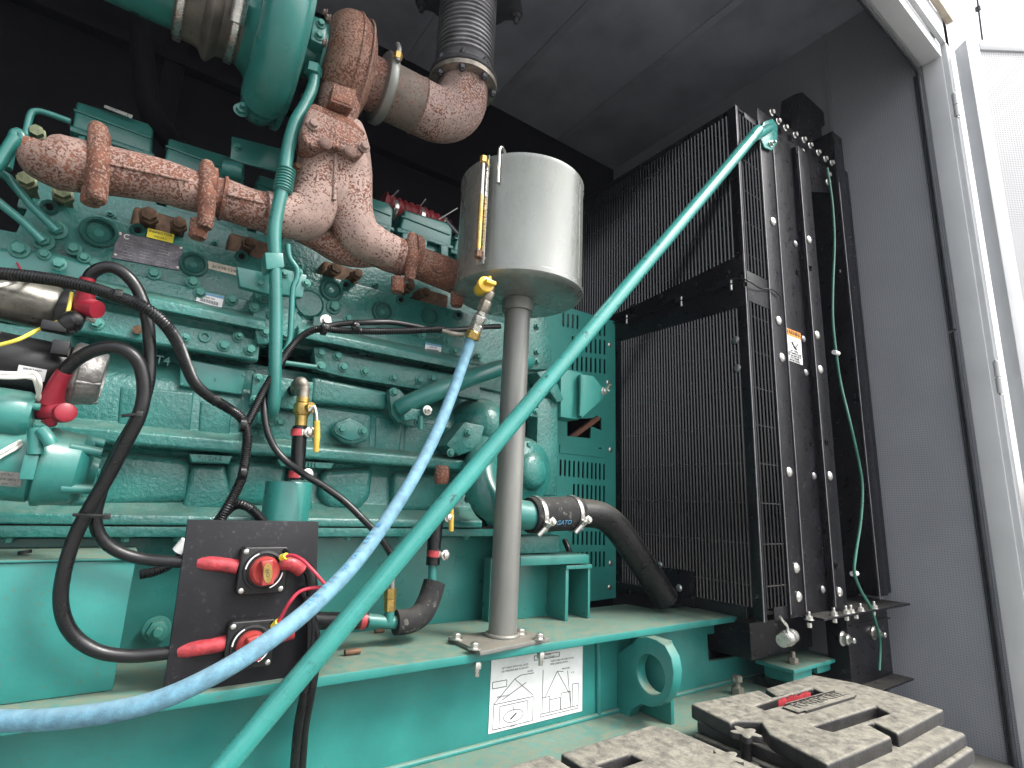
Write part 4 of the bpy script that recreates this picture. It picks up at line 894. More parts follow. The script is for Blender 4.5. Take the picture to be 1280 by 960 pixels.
# head bolts row etc.
for px, py in ((92, 311), (138, 336), (192, 342), (241, 353), (290, 375), (250, 366), (118, 360-30)): bolt(PY(px, py, 1.206), 0.0125, en, '-Y', 'hex', 'boltgreen')
for px, py in ((120, 404), (280, 432), (313, 437), (73, 330)): bolt(PY(px, py, 1.170), 0.0125, en)
for px, py in ((231, 423), (256, 421), (298, 421)): bolt(PY(px, py, 1.170), 0.011, en, '-Y', 'stud' if px != 256 else 'ring', 'boltgreen')
tube('sensor_stub', [PY(172, 412, 1.171), PY(172, 412, 1.15)], 0.008, 'brownbolt', en)
for px, py in ((70, 288), (54, 302)): bolt(PY(px, py, YD - 0.001), 0.017, en)
for px, py in ((401, 441), (422, 445), (429, 459), (456, 464), (492, 472), (524, 475), (540, 473), (401, 458)): bolt(PY(px, py, 1.169), 0.0105, en)
for px, py in ((407, 399-2), (435, 398), (528, 419), (559, 426), (568, 439), (597, 446)): bolt(PY(px, py, 1.199), 0.0105, en)
bolt(PY(417, 384, YD - 0.001), 0.017, en)
bolt(PY(330, 378, YD - 0.03), 0.010, en); bolt(PY(380, 392, YD - 0.001), 0.011, en); bolt(PY(369, 389, YD - 0.001), 0.008, en)
# nameplate with logo letter, sticker, serial strip, barcode labels
def sticker(name, pix, y, m, t=0.001): return MB().prism([PY(*q, y) for q in pix], (0, t, 0)).obj(name, m, en, 0)
np_ = sticker('nameplate', ((147, 289), (229, 308), (224, 338), (140, 322)), YD - 0.003, 'nameplate', 0.002)
a, b = PY(147, 289, YD), PY(229, 308, YD); nu = (b - a).normalized(); nv = nu.cross(Vector((0, 1, 0))); nv = Vector((0, 0, 1))
text('logo_letter', 'C', PY(158, 296, YD - 0.0036), (b-a), UZ, 0.014, 'label', np_, 0.0003)
mb = MB()
for i in range(7):
    for j in range(3):
        if (i*3+j) % 5 == 4: continue
        c0 = PY(165 + 21*j - i*0.8, 301 + 4.6*j + i*3.6, YD - 0.0032)
        mb.box(c0 + Vector((-0.011, 0, -0.0005)), c0 + Vector((0.006 + 0.003*((i*j) % 3), -0.0003, 0.0004)))
mb.obj('engraved_lines', 'alu', np_, smooth=0)
for q in ((144, 318), (150, 292), (222, 334), (226, 310)): bolt(PY(*q, YD - 0.003), 0.003, en, '-Y', 'dome', 'steel', 'rivet')
st = sticker('inspection_sticker', ((185, 285), (218, 293), (216, 304), (183, 296)), YD - 0.0045, 'stickeryellow', 0.0005)
text('lettering', 'INSPECTOR', PY(201, 291.5, YD - 0.0051), (b-a), UZ, 0.0075, 'ink', st, 0.0001)
text('lettering', 'PASS LINE 4', PY(200, 297, YD - 0.0051), (b-a), UZ, 0.004, 'ink', st, 0.0001)
ss = sticker('serial_strip', ((260, 326), (309, 338), (307, 347), (258, 335)), YD - 0.002, 'serial', 0.001)
text('lettering', '60A98-52406', PY(283, 336.5, YD - 0.0025), (b-a), UZ, 0.0095, 'ink', ss, 0.0002)
for pix, y in ((((247, 363), (280, 371), (277, 385), (245, 376)), 1.2035), (((532, 428), (552, 432), (551, 443), (531, 440)), 1.196)):
    lb = sticker('barcode_label', pix, y, 'label', 0.0008)
    A, B, C_, D_ = [PY(*q, y - 0.0008) for q in pix]
    mb = MB(); w_ = (B-A)
    for i in range(22):
        s = 0.14 + i*0.033; ww = 0.009 + 0.012*((i*7) % 3)/2
        p0 = D_.lerp(C_, s) + (A-D_)*0.12; p1 = D_.lerp(C_, s + ww) + (A-D_)*0.12; h_ = (A-D_)*0.30
        mb.prism([p0, p1, p1+h_, p0+h_], (0, 0.0004, 0))
    mb.obj('barcode', 'ink', lb, smooth=0)
    p0 = D_ + (A-D_)*0.80; p1 = C_ + (B-C_)*0.80
    MB().prism([p0, p1, p1 + (B-C_)*0.19, p0 + (A-D_)*0.19], (0, 0.0004, 0)).obj('blue_stripe', 'labelblue', lb, 0)
    text('lettering', '3685 904', D_.lerp(C_, 0.5) + (A-D_)*0.60, w_, UZ, (A-D_).length*0.22, 'ink', lb, 0.0001)
# ---- cylinder heads and rocker covers behind the manifold
YH = 1.34
def rocker(x0, x1, ytop0, hgt, lab=None):
    """rocker cover between pixel columns x0..x1 with its top left corner at ytop0"""
    sl_ = 0.31
    y = YH
    pts = [(x0 + 6, ytop0), (x1 - 6, ytop0 + (x1-x0)*sl_ - 4), (x1, ytop0 + (x1-x0)*sl_ + 4), (x1 - 2, ytop0 + (x1-x0)*sl_ + hgt*0.62), (x0, ytop0 + hgt*0.55)]
    c = MB().prism([PY(*q, y) for q in pts], (0, 0.3, 0)).obj('rocker_cover', 'paint', en, 0.006, 3)
    MB().prism([PY(*q, y - 0.012) for q in ((x0 - 3, ytop0 + hgt*0.50), (x1 + 1, ytop0 + (x1-x0)*sl_ + hgt*0.56), (x1 + 1, ytop0 + (x1-x0)*sl_ + hgt*0.66), (x0 - 3, ytop0 + hgt*0.62))], (0, 0.3, 0)).obj('cover_rim', 'cast', c, 0.003)
    MB().prism([PY(*q, y - 0.004) for q in ((x0 + 2, ytop0 + hgt*0.15), (x1 - 3, ytop0 + (x1-x0)*sl_ + hgt*0.22), (x1 - 3, ytop0 + (x1-x0)*sl_ + hgt*0.26), (x0 + 2, ytop0 + hgt*0.19))], (0, 0.02, 0)).obj('raised_rib', 'paint', c, 0.001)
    for f_ in (0.12, 0.45, 0.85):
        q = (x0 + (x1-x0)*f_, ytop0 + (x1-x0)*f_*sl_ + hgt*0.78)
        MB().prism([PY(q[0]-5, q[1]-8, y - 0.02), PY(q[0]+5, q[1]-7, y - 0.02), PY(q[0]+4, q[1]+14, y - 0.02), PY(q[0]-4, q[1]+13, y - 0.02)], (0, 0.05, 0)).obj('cover_lug', 'cast', c, 0.004)
    MB().prism([PY(*q, y + 0.004) for q in ((x0, ytop0 + hgt*0.62), (x1, ytop0 + (x1-x0)*sl_ + hgt*0.66), (x1 + 6, ytop0 + (x1-x0)*sl_ + hgt*2.0), (x0 + 4, ytop0 + hgt*2.0))], (0, 0.28, 0)).obj('cylinder_head', 'cast', c, 0.006)
    return c
rocker(90, 192, 126, 60); rocker(205, 306, 172, 58); rocker(318, 398, 218, 56)
rocker(436, 492, 240, 48); rocker(500, 566, 262, 44); rocker(567, 640, 290, 42)
MB().prism([PY(*q, 1.325) for q in ((131, 131), (166, 144), (165, 148), (130, 134))], (0, 0.002, 0)).obj('cover_label_edge', 'steel', en, 0)
# top line of block behind ports
box('block_top', (PY(20, 260, 1.3).x, 1.30, zs(330, 1.3)), (PY(640, 420, 1.3).x, 1.6, zs(285, 1.3)), 'cast', en, 0.004)
for px, py in ((138, 268), (268, 304), (347, 330), (375, 333), (548, 380), (470, 356)): bolt(PY(px, py, 1.295), 0.009, en, '-Y', 'stud', 'boltgreen')
# exhaust port studs, brown with heat
for px, py, r_ in ((186, 268, .018), (224, 279, .016), (78, 240, .018), (420, 335, .016), (447, 342, .014), (513, 358, .014), (532, 365, .014), (33, 224, .016), (312, 303, .014), (46, 165, .014)):
    p = PY(px, py, 1.20); lathe('port_stud', p + Vector((0, 0.09, 0)), (0, -1, 0), [(0, r_*0.8), (0.07, r_*0.8), (0.071, r_), (0.085, r_), (0.086, r_*0.75), (0.098, r_*0.75)], 'boltworn' if py < 245 else 'brownbolt', en, 6)
for px, py in ((200, 262), (322, 296), (440, 332), (560, 366)): 
    p = PY(px, py, 1.18); MB().box(p + Vector((-0.045, 0.08, -0.025)), p + Vector((0.045, 0.16, 0.03))).obj('exhaust_port', 'brownbolt', en, 0.01, 3)
# ---- coolant transfer pipe, thermostat housing, water pump at the front end
tube('coolant_pipe', [PY(500, 511, 1.15), PY(515, 503, 1.13), PY(545, 490, 1.11), (PY(585, 473, 1.11)), PY(625, 460, 1.13), PY(660, 452, 1.18)], 0.0215, 'paint', en, sides=28, res=8)
MB().prism([PY(*q, 1.155) for q in ((486, 487), (493, 485), (500, 487), (512, 500), (530, 524), (526, 533), (518, 534), (497, 527), (490, 518))], (0, 0.02, 0)).obj('pipe_flange', 'cast', en, 0.003)
bolt(PY(492, 490, 1.154), 0.0105, en); bolt(PY(523, 528, 1.154), 0.0105, en)
bolt(PY(534, 513, 1.10), 0.011, en, '-Y', 'stud', 'steel'); tube('vent_nipple', [PY(526, 520, 1.11), PY(526, 537, 1.11)], 0.006, 'paint', en)
MB().prism([PY(*q, 1.112) for q in ((505, 519), (515, 510), (527, 512), (528, 520), (520, 524), (506, 526))], (0, 0.02, 0)).obj('pipe_lug', 'cast', en, 0.003)
pc = PY(603, 536, 1.20)
lathe('thermostat_dome', pc + Vector((0, 0.06, 0)), (-0.1, -1, 0.15), [(0, 0.078), (0.05, 0.076), (0.085, 0.066), (0.11, 0.045), (0.122, 0.02), (0.124, 0)], 'cast', en, 40)
MB().prism([PY(*q, 1.13) for q in ((558, 556), (581, 527), (606, 532), (600, 560), (574, 570))], (0, 0.06, 0)).obj('dome_bracket', 'cast', en, 0.005)
bolt(PY(585, 541, 1.128), 0.010, en); bolt(PY(563, 566, 1.128), 0.010, en)
# water pump snail: big bend coming down to the hose
pp = [PY(606, 560, 1.16), PY(600, 590, 1.12), PY(606, 618, 1.09), PY(624, 636, 1.07), PY(650, 643, 1.06), PY(676, 645, 1.06)]
tube('pump_outlet', pp, [0.040, 0.043, 0.042, 0.038, 0.034, 0.034], 'paint', en, sides=32, res=8)
lathe('pump_body', PY(640, 590, 1.22), (0.1, -1, 0), [(0, 0.095), (0.05, 0.092), (0.07, 0.08), (0.08, 0.05), (0.09, 0.045), (0.10, 0.03)], 'cast', en, 40)
bolt(PY(612, 571, 1.085), 0.014, en); bolt(PY(584, 624, 1.17), 0.009, en, '-Y', 'ring', 'cast', 'tapped_boss'); bolt(PY(660, 556, 1.15), 0.010, en)
MB().prism([PY(*q, 1.235) for q in ((560, 430), (690, 470), (690, 700), (655, 735), (600, 640), (556, 600))], (0, 0.2, 0)).obj('front_cover', 'cast', en, 0.006)
for q in ((578, 606), (662, 480), (664, 524), (575, 480)): bolt(PY(*q, 1.234), 0.010, en)

# ---- oil drain pipe down from the turbocharger
dr = [(394, 88), (391, 108), (381, 132), (370, 152), (362, 178), (357, 205), (353, 235), (347, 262), (343, 290), (344, 330), (345, 400), (344, 460), (341, 505), (338, 522)]
dp = [PY(*q, 1.05) for q in dr[:-2]] + [PY(342, 505, 1.06), PY(338, 518, 1.085), PY(337, 521, 1.13)]
tube('oil_drain_pipe', dp, [0.0115]*3 + [0.013]*2 + [0.0125]*4 + [0.0115]*6, 'paint', en, sides=20)
tube('drain_flex_joint', [PY(358, 213, 1.05), PY(353, 240, 1.05)], 0.0165, 'paint', en, sides=20, rings=(0.006, 0.0016))
MB().prism([PY(*q, 1.038) for q in ((331, 315), (354, 316), (356, 334), (333, 337))], (0, 0.04, 0)).obj('pipe_clip', 'paint', en, 0.003)
MB().prism([PY(*q, 1.10) for q in ((296, 333), (352, 345), (352, 372), (300, 358))], (0, 0.018, 0)).obj('clip_bracket', 'paint', en, 0.003)
MB().prism([PY(*q, 1.10) for q in ((352, 335), (384, 344), (378, 372), (352, 368))], (0, 0.018, 0)).obj('clip_bracket', 'paint', en, 0.003)
for q in ((325, 354), (373, 340), (383, 354), (356, 342)): bolt(PY(*q, 1.099), 0.0085, en)
tube('breather_pipe', [PY(*q, 1.06) for q in ((360, 306), (362, 322), (371, 336), (371, 348), (366, 362), (364, 400), (362, 425), (355, 440), (350, 440))], 0.0055, 'paint', en)
MB().prism([PY(*q, 1.12) for q in ((322, 516), (337, 509), (356, 521), (354, 529), (338, 533), (322, 529))], (0, 0.08, 0)).obj('drain_flange', 'cast', en, 0.003)
bolt(PY(350, 527, 1.119), 0.010, en)
tube('oil_gallery_pipe', [PY(352, 453, 1.16), PY(395, 459, 1.16)], 0.0055, 'paint', en)
MB().prism([PY(*q, 1.25) for q in ((290, 170), (360, 188), (362, 212), (356, 217), (300, 203), (288, 198))], (0, 0.006, 0)).obj('support_plate', 'paint', en, 0.002)
bolt(PY(297, 184, 1.249), 0.009, en)
lathe('oil_filler_boss', PY(292, 214, 1.27), (1, -0.3, 0), [(-0.02, 0.02), (0, 0.022), (0.01, 0.022), (0.02, 0.018)], 'paint', en, 24)
tube('water_elbow', [PY(262, 420, 1.21), PY(350, 408, 1.19), PY(380, 406, 1.19)], 0.018, 'cast', en)
lathe('round_cover', PY(385, 381, YD), (0, -1, 0), [(0, 0.034), (0.004, 0.034), (0.010, 0.028), (0.012, 0.0)], 'cast', en, 32)
lathe('gear_boss', PY(349, 408, 1.19), (0.3, -1, 0), [(0, 0.036), (0.03, 0.036), (0.034, 0.03), (0.04, 0.03)], 'cast', en, 32)
for q in ((330, 373), (318, 384), (332, 415), (340, 394)): bolt(PY(*q, 1.15), 0.010, en)
MB().prism([PY(*q, 1.152) for q in ((318, 362), (336, 366), (350, 400), (336, 430), (322, 430), (316, 400))], (0, 0.06, 0)).obj('gear_cover', 'cast', en, 0.005)
# ---- fuel and oil lines on the far left
for pts in (((-60, 205), (0, 254), (30, 278), (54, 302)), ((-40, 190), (10, 222), (40, 258), (72, 289))):
    tube('fuel_line', [PY(*q, 1.15) for q in pts], 0.0068, 'paint', en, smooth=False)
tube('fuel_line', [PY(*q, 1.12) for q in ((-30, 228), (0, 203), (20, 172))], 0.010, 'paint', en, smooth=False)
tube('thin_bracket_line', [PY(*q, 1.2) for q in ((32, 170), (38, 144), (46, 139), (60, 142), (88, 152))], 0.0055, 'paint', en)
tube('lifting_hook', [PY(*q, 1.16) for q in ((8, 210), (18, 168), (28, 172), (24, 190))], 0.008, 'paint', en)
MB().prism([PY(*q, 1.195) for q in ((-160, 300), (60, 312), (120, 330), (100, 356), (-160, 352))], (0, 0.05, 0)).obj('pump_cover', 'paint', en, 0.010, 3)
bolt(PY(24, 312, 1.194), 0.015, en); bolt(PY(75, 329, 1.194), 0.011, en)
for q in ((55, 318), (105, 322)): bolt(PY(*q, 1.194), 0.010, en)

# ================================================================== EXHAUST MANIFOLD (part of the engine)
YM = 1.10
mf = MB().tube([PY(*q, YM) for q in ((38, 182), (50, 195), (75, 203), (110, 209), (150, 216), (200, 226), (232, 236), (258, 243), (278, 248))], [0.015, 0.036, 0.045, 0.043, 0.041, 0.039, 0.038, 0.037, 0.037], sides=36, res=8).obj('exhaust_manifold', 'mid', en, smooth=50)
tube('pipe_section', [PY(*q, YM) for q in ((278, 248), (305, 258), (325, 264), (350, 269))], [0.039, 0.038, 0.039, 0.042], 'mid', mf, sides=36)
tube('end_stub', [PY(29, 181, YM), PY(58, 190, YM)], 0.0155, 'rust', mf, sides=20)
tube('riser', [PY(*q, YM - 0.01) for q in ((332, 266), (358, 270), (382, 268), (396, 250), (400, 228), (403, 200), (405, 178), (409, 160))], [0.042, 0.045, 0.050, 0.051, 0.050, 0.050, 0.050, 0.044], 'pale', mf, sides=40, res=8)
tube('riser', [PY(*q, YM - 0.01) for q in ((492, 316), (472, 308), (450, 294), (438, 270), (436, 245), (436, 215), (433, 180), (428, 160))], [0.038, 0.041, 0.047, 0.050, 0.050, 0.050, 0.048, 0.044], 'pale', mf, sides=40, res=8)
tube('riser', [PY(*q, YM - 0.018) for q in ((418, 158), (418, 185), (418, 215), (416, 245), (414, 262))], [0.050, 0.050, 0.048, 0.042, 0.028], 'pale', mf, sides=40, res=8)
for q0, q1 in (((420, 176), (418, 250)),): tube('casting_seam', [PY(*q0, YM - 0.066), PY(*q1, YM - 0.058)], 0.004, 'pale', mf, sides=8)
tube('lower_branch', [PY(*q, YM + 0.03) for q in ((362, 282), (395, 296), (425, 312), (450, 318), (475, 318))], [0.024, 0.028, 0.032, 0.030, 0.026], 'mid', mf, sides=32)
tube('pipe_section', [PY(*q, YM) for q in ((470, 307), (486, 316), (502, 322))], [0.041, 0.0425, 0.041], 'mid', mf, sides=36)
tube('pipe_section', [PY(*q, YM) for q in ((500, 321), (520, 328), (550, 339), (580, 351), (640, 372))], [0.039, 0.037, 0.040, 0.040, 0.040], 'rust', mf, sides=36)
for px, py, r_ in ((278, 248, .0425), (350, 269, .0445), (470, 307, .0445), (502, 322, .0435)):
    p = PY(px, py, YM); lathe('slip_joint_ring', p - Vector((0.003, 0, 0)), (1, 0, 0), [(0, r_*0.95), (0.001, r_), (0.006, r_), (0.007, r_*0.95)], 'rust', mf, 40)
# clamp tabs: upright lugs with cap bolts above and below
for px, t0, t1, w_ in ((124, 155, 252, 0.017), (260, 202, 285, 0.015), (516, 292, 350, 0.0145)):
    dy = 0.31
    tube('clamp_lug', [PY(px, t0, YM - 0.030), PY(px - 1, t0 + 8, YM - 0.03), PY(px - 1, (t0+t1)/2, YM - 0.036), PY(px - 3, t1 - 8, YM - 0.03), PY(px - 4, t1, YM - 0.03)], [w_*0.55, w_*0.85, w_, w_*0.9, w_*0.7], 'rust', mf, sides=20)
    pc_ = PY(px, t0 + (t1-t0)*0.46, YM); lathe('flange_ring', pc_ - Vector((0.010, 0, 0)), (1, 0, 0), [(0, 0.040), (0.003, 0.048), (0.018, 0.048), (0.021, 0.040)], 'rust', mf, 36)
for px, py in ((115, 246), (248, 289), (497, 358), (571, 376)):
    p = PY(px, py, YM - 0.01); lathe('clamp_foot', p + Vector((0, 0, 0.02)), (0, 0, -1), [(0, 0.016), (0.03, 0.015), (0.034, 0.013)], 'rust', mf, 20)
for i, (x0, y0_, x1, y1_) in enumerate(((60, 185, 108, 193), (138, 205, 235, 226), (285, 243, 330, 254))):
    tube('casting_seam', [PY(x0, y0_, YM - 0.041), PY(x1, y1_, YM - 0.038)], 0.003, 'mid', mf, sides=8)
# flange under the turbine with four bolts
yf = 1.012
MB().prism([PY(*q, yf) for q in ((386, 134), (394, 136), (425, 150), (449, 162), (460, 172), (459, 187), (450, 196), (436, 190), (410, 180), (396, 186), (380, 176), (378, 160))], (0, 0.06, 0)).obj('turbine_flange', 'mid', mf, 0.006, 3)
MB().prism([PY(*q, yf + 0.004) for q in ((386, 134), (392, 128), (440, 148), (458, 166), (450, 172), (425, 162), (392, 146))], (0, 0.07, 0)).obj('turbine_flange', 'rust', mf, 0.005, 3)
for q in ((391, 156), (455, 184)): bolt(PY(*q, yf - 0.002), 0.0125, mf, '-Y', 'hex', 'pale')
for q in ((407, 179), (438, 190)): bolt(PY(*q, yf - 0.004), 0.013, mf, '-Y', 'dome', 'mid', 'lug')
bolt(PY(372, 209, 1.07), 0.010, mf, '-Y', 'hex', 'brownbolt')
# ================================================================== TURBOCHARGER (part of the engine), axis along X
YT, ZT = 1.10, 0.945
tb = MB()
def volute(name, xc, R0, r0, r1, m, parent, a0, a1, squash=1.0, n=44):
    """snail casing: circle section growing round the shaft"""
    pts, rs = [], []
    for i in range(n+1):
        a_ = a0 + (a1-a0)*i/n; r_ = r0 + (r1-r0)*i/n; Rr = R0 + r_*0.25
        pts.append(Vector((xc, YT + Rr*math.cos(a_), ZT + Rr*math.sin(a_)))); rs.append(r_)
    return MB().tube(pts, rs, 28, smooth=False).obj(name, m, parent, smooth=60)
tc_ = volute('turbocharger', 0.266, 0.060, 0.044, 0.055, 'rust', en, R(-60), R(290))
rp = []
for i in range(45):
    a_ = R(-60) + R(350)*i/44; r_ = 0.044 + 0.011*i/44; rp.append(Vector((0.272, YT + (0.060 + r_*1.25)*math.cos(a_), ZT + (0.060 + r_*1.25)*math.sin(a_))))
tube('casting_ridge', rp, 0.0032, 'rust', tc_, sides=8, smooth=False)
rp = [p + Vector((0.024, (YT - p.y)*0.03, (ZT - p.z)*0.03)) for p in rp]; tube('casting_ridge', rp, 0.0022, 'mid', tc_, sides=8, smooth=False)
lathe('turbine_hub', (0.215, YT, ZT), (1, 0, 0), [(0, 0.085), (0.01, 0.098), (0.07, 0.098), (0.085, 0.080), (0.10, 0.062), (0.135, 0.060), (0.136, 0.068), (0.150, 0.068)], 'mid', tc_, 48)
0 and lathe('split_line', (0.275, YT, ZT), (1, 0, 0), [(0, 0.108), (0.002, 0.1125), (0.005, 0.1125), (0.007, 0.108)], 'rust', tc_, 64)
MB().prism([PY(*q, 1.0) for q in ((418, 104), (446, 112), (441, 136), (413, 126))], (0, 0.03, 0)).obj('cast_tag', 'rust', tc_, 0.002)
MB().prism([PY(*q, 0.998) for q in ((421, 108), (443, 114), (439, 132), (416, 123))], (0, 0.01, 0)).obj('cast_tag_face', 'rust', tc_, 0.003)
tube('turbine_inlet', [Vector((0.262, YT - 0.03, ZT - 0.05)), PY(424, 130, 1.07), PY(420, 150, 1.07), PY(420, 165, 1.07)], [0.045, 0.044, 0.040, 0.044], 'mid', tc_, sides=32)
for a_ in range(9):
    w = 2*math.pi*a_/9; p = Vector((0.208, YT + 0.090*math.cos(w), ZT + 0.090*math.sin(w))); bolt(p, 0.009, tc_, '-X', 'hex', 'pale')
lathe('bearing_housing', (0.165, YT, ZT), (1, 0, 0), [(0, 0.075), (0.008, 0.078), (0.012, 0.055), (0.035, 0.050), (0.042, 0.07), (0.052, 0.07)], 'paint', tc_, 40)
MB().box((0.178, YT - 0.075, ZT - 0.03), (0.208, YT - 0.03, ZT + 0.03)).obj('oil_inlet_block', 'paint', tc_, 0.005)
for z in (ZT - 0.015, ZT + 0.015): bolt((0.193, YT - 0.076, z), 0.010, tc_)
lathe('drain_union', PY(391, 92, 1.05), (0, 0, -1), [(-0.02, 0.012), (-0.015, 0.018), (0.004, 0.018), (0.006, 0.013)], 'paint', tc_, 6)
co = volute('compressor_housing', 0.122, 0.140, 0.034, 0.046, 'paint', tc_, R(-80), R(270))
lathe('compressor_backplate', (0.150, YT, ZT), (1, 0, 0), [(0, 0.170), (0.002, 0.180), (0.012, 0.180), (0.014, 0.172)], 'paint', tc_, 72)
lathe('compressor_cover', (0.075, YT, ZT), (1, 0, 0), [(-0.045, 0.078), (-0.02, 0.080), (0, 0.095), (0.02, 0.13), (0.05, 0.145)], 'paint', tc_, 48)
bolt(PY(301, 138, 1.12), 0.014, tc_, '-Y', 'stud', 'paint')
lathe('outlet_clamp_band', (0.350, YT, ZT), (1, 0, 0), [(0, 0.070), (0.002, 0.080), (0.006, 0.083), (0.018, 0.083), (0.022, 0.080), (0.024, 0.070)], 'post', tc_, 56)
p = Vector((0.362, YT - 0.075, ZT + 0.045)); tube('clamp_tee_bolt', [p + Vector((0, 0.0, 0.022)), p + Vector((0, -0.012, 0.0)), p + Vector((0, -0.01, -0.03))], 0.006, 'post', tc_)
lathe('clamp_nut', p + Vector((0, -0.011, -0.01)), (0, 0.2, -1), [(0, 0.010), (0.014, 0.010)], 'brass', tc_, 6)

# ================================================================== EXHAUST ELBOW, BELLOWS, ROOF FLANGE
bxx = 0.575
t = thing('exhaust_elbow', 'heat-stained exhaust elbow with pinkish rust turning up from the turbocharger', 'exhaust pipe', (0.45, YT, ZT))
tube('inlet_pipe', [(0.374, YT, ZT), (0.45, YT, ZT)], [0.066, 0.066], 'elbow', t, sides=44)
lathe('weld_ring', (0.450, YT, ZT), (1, 0, 0), [(0, 0.066), (0.002, 0.0685), (0.004, 0.066)], 'mid', t, 44)
epts = [Vector((0.4545, YT, ZT))] + [Vector((0.485 + 0.09*math.sin(a_), YT, ZT + 0.09 - 0.09*math.cos(a_))) for a_ in [math.pi/2*k/8 for k in range(9)]] + [Vector((bxx, YT, ZT + 0.115))]
tube('elbow_pipe', epts, [0.066]*len(epts), 'elbowpale', t, sides=44, res=4)
zfl = ZT + 0.115
lathe('lower_flange', (bxx, YT, zfl), (0, 0, 1), [(0, 0.066), (0, 0.089), (0.012, 0.090), (0.014, 0.088)], 'dirtysteel', t, 48)
lathe('upper_flange', (bxx, YT, zfl + 0.017), (0, 0, 1), [(0, 0.088), (0.002, 0.090), (0.012, 0.089), (0.012, 0.06)], 'darkflange', t, 48)
for k_ in range(8):
    w = 2*math.pi*(k_+0.3)/8; c0 = Vector((bxx + 0.079*math.cos(w), YT + 0.079*math.sin(w), zfl))
    tube('flange_bolt', [c0 + Vector((0, 0, -0.016)), c0 + Vector((0, 0, 0.05))], 0.0045, 'darkflange', t, sides=8)
    lathe('flange_nut', c0 + Vector((0, 0, -0.001)), (0, 0, -1), [(0, 0.0095), (0.009, 0.0095), (0.011, 0.008)], 'darkflange', t, 6)
    lathe('flange_nut', c0 + Vector((0, 0, 0.032)), (0, 0, 1), [(0, 0.0095), (0.009, 0.0095), (0.011, 0.008)], 'darkflange', t, 6)
t = thing('exhaust_bellows', 'ribbed stainless exhaust bellows rising to the bolted roof flange', 'bellows', (bxx, YT, zfl + 0.03))
lathe('cuff', (bxx, YT, zfl + 0.031), (0, 0, 1), [(0, 0.073), (0.002, 0.075), (0.030, 0.075), (0.033, 0.073)], 'bellows', t, 56)
prof = [(0, 0.066)]
n_ = 20; pit = 0.0135
for i in range(n_):
    for (dz, rr) in ((0.0, 0.067), (0.0025, 0.073), (0.0045, 0.0765), (0.0075, 0.0775), (0.0105, 0.0765), (0.0125, 0.071)): prof.append((0.001 + i*pit + dz, rr))
lathe('convolutions', (bxx, YT, zfl + 0.064), (0, 0, 1), prof, 'bellows', t, 56)
lathe('tail_pipe', (bxx, YT, zfl + 0.064 + n_*pit), (0, 0, 1), [(0, 0.068), (0.002, 0.070), (ZC - (zfl + 0.064 + n_*pit) - 0.003, 0.070)], 'bellows', t, 48)
t = thing('roof_flange', 'dark bolted flange plate with rounded lugs round the exhaust under the roof', 'flange', (bxx, YT, 1.40))
zr = 1.40
n8 = []
for k_ in range(72):
    w = 2*math.pi*k_/72; rr = 0.150 + 0.028*max(0, math.cos(6*w))**1.5
    n8.append(Vector((bxx + rr*math.cos(w), YT + rr*math.sin(w), zr)))
MB().prism(n8, (0, 0, 0.010), [[Vector((bxx + 0.080*math.cos(-2*math.pi*k_/40), YT + 0.080*math.sin(-2*math.pi*k_/40), zr)) for k_ in range(40)]]).obj('lugged_plate', 'darkflange', t, 0.0015)
for k_ in range(6):
    w = 2*math.pi*k_/6; bolt(Vector((bxx + 0.158*math.cos(w), YT + 0.158*math.sin(w), zr - 0.0005)), 0.019, t, '-Z', 'stud', 'darkflange')
lathe('collar', (bxx, YT, zr + 0.011), (0, 0, 1), [(0, 0.10), (0.002, 0.13), (ZC - zr - 0.013, 0.13)], 'darkflange', t, 48)

# ================================================================== AIR INTAKE DUCT
t = thing('air_intake_duct', 'green intake duct joined by a grey ribbed silicone sleeve with steel clamps', 'duct', (-0.2, YT, ZT))
tube('duct_pipe', [(-0.045, YT, ZT), (-0.3, YT, ZT + 0.0), (-0.7, YT, ZT)], 0.074, 'paint', t, sides=44, smooth=False)
lathe('silicone_sleeve', (-0.055, YT, ZT), (1, 0, 0), [(0, 0.080), (0.004, 0.083), (0.035, 0.083), (0.047, 0.086), (0.056, 0.100), (0.062, 0.103), (0.068, 0.100), (0.078, 0.086), (0.092, 0.084), (0.118, 0.084), (0.122, 0.080)], 'ductgrey', t, 56)
for x in (-0.045, 0.046): clampband('steel_clamp', (x, YT, ZT), (1, 0, 0), 0.0838, 0.014, 'steel', t)

# black ventilation hose hanging in the dark behind
t = tube('vent_hose', [PY(176, 20, 1.6), PY(180, 90, 1.6), PY(188, 135, 1.58), PY(205, 165, 1.55), PY(228, 190, 1.5)], 0.028, 'hole', None)
tag(t, 'thick black breather hose curving down in the dark behind the intake duct', 'hose')
t = thing('charge_hose', 'dark red silicone hose with clamps and wire ends behind the rocker covers', 'hose', PY(520, 270, 1.5))
tube('hose_body', [PY(478, 252, 1.5), PY(500, 262, 1.5), PY(530, 272, 1.5), PY(560, 288, 1.5)], 0.030, 'redhose', t, rings=(0.022, 0.003), sides=28)
for q in ((491, 262), (524, 272), (552, 283)): clampband('hose_clamp', PY(*q, 1.5), PY(530, 272, 1.5) - PY(500, 262, 1.5), 0.032, 0.014, 'steel', t)
for a_, b_ in (((490, 246), (498, 238)), ((526, 257), (532, 249)), ((549, 274), (572, 260))): tube('wire_end', [PY(*a_, 1.46), PY(*b_, 1.42)], 0.0018, 'label', t, sides=6)
tube('black_fitting', [PY(556, 278, 1.45), PY(574, 298, 1.45)], 0.016, 'black', t)

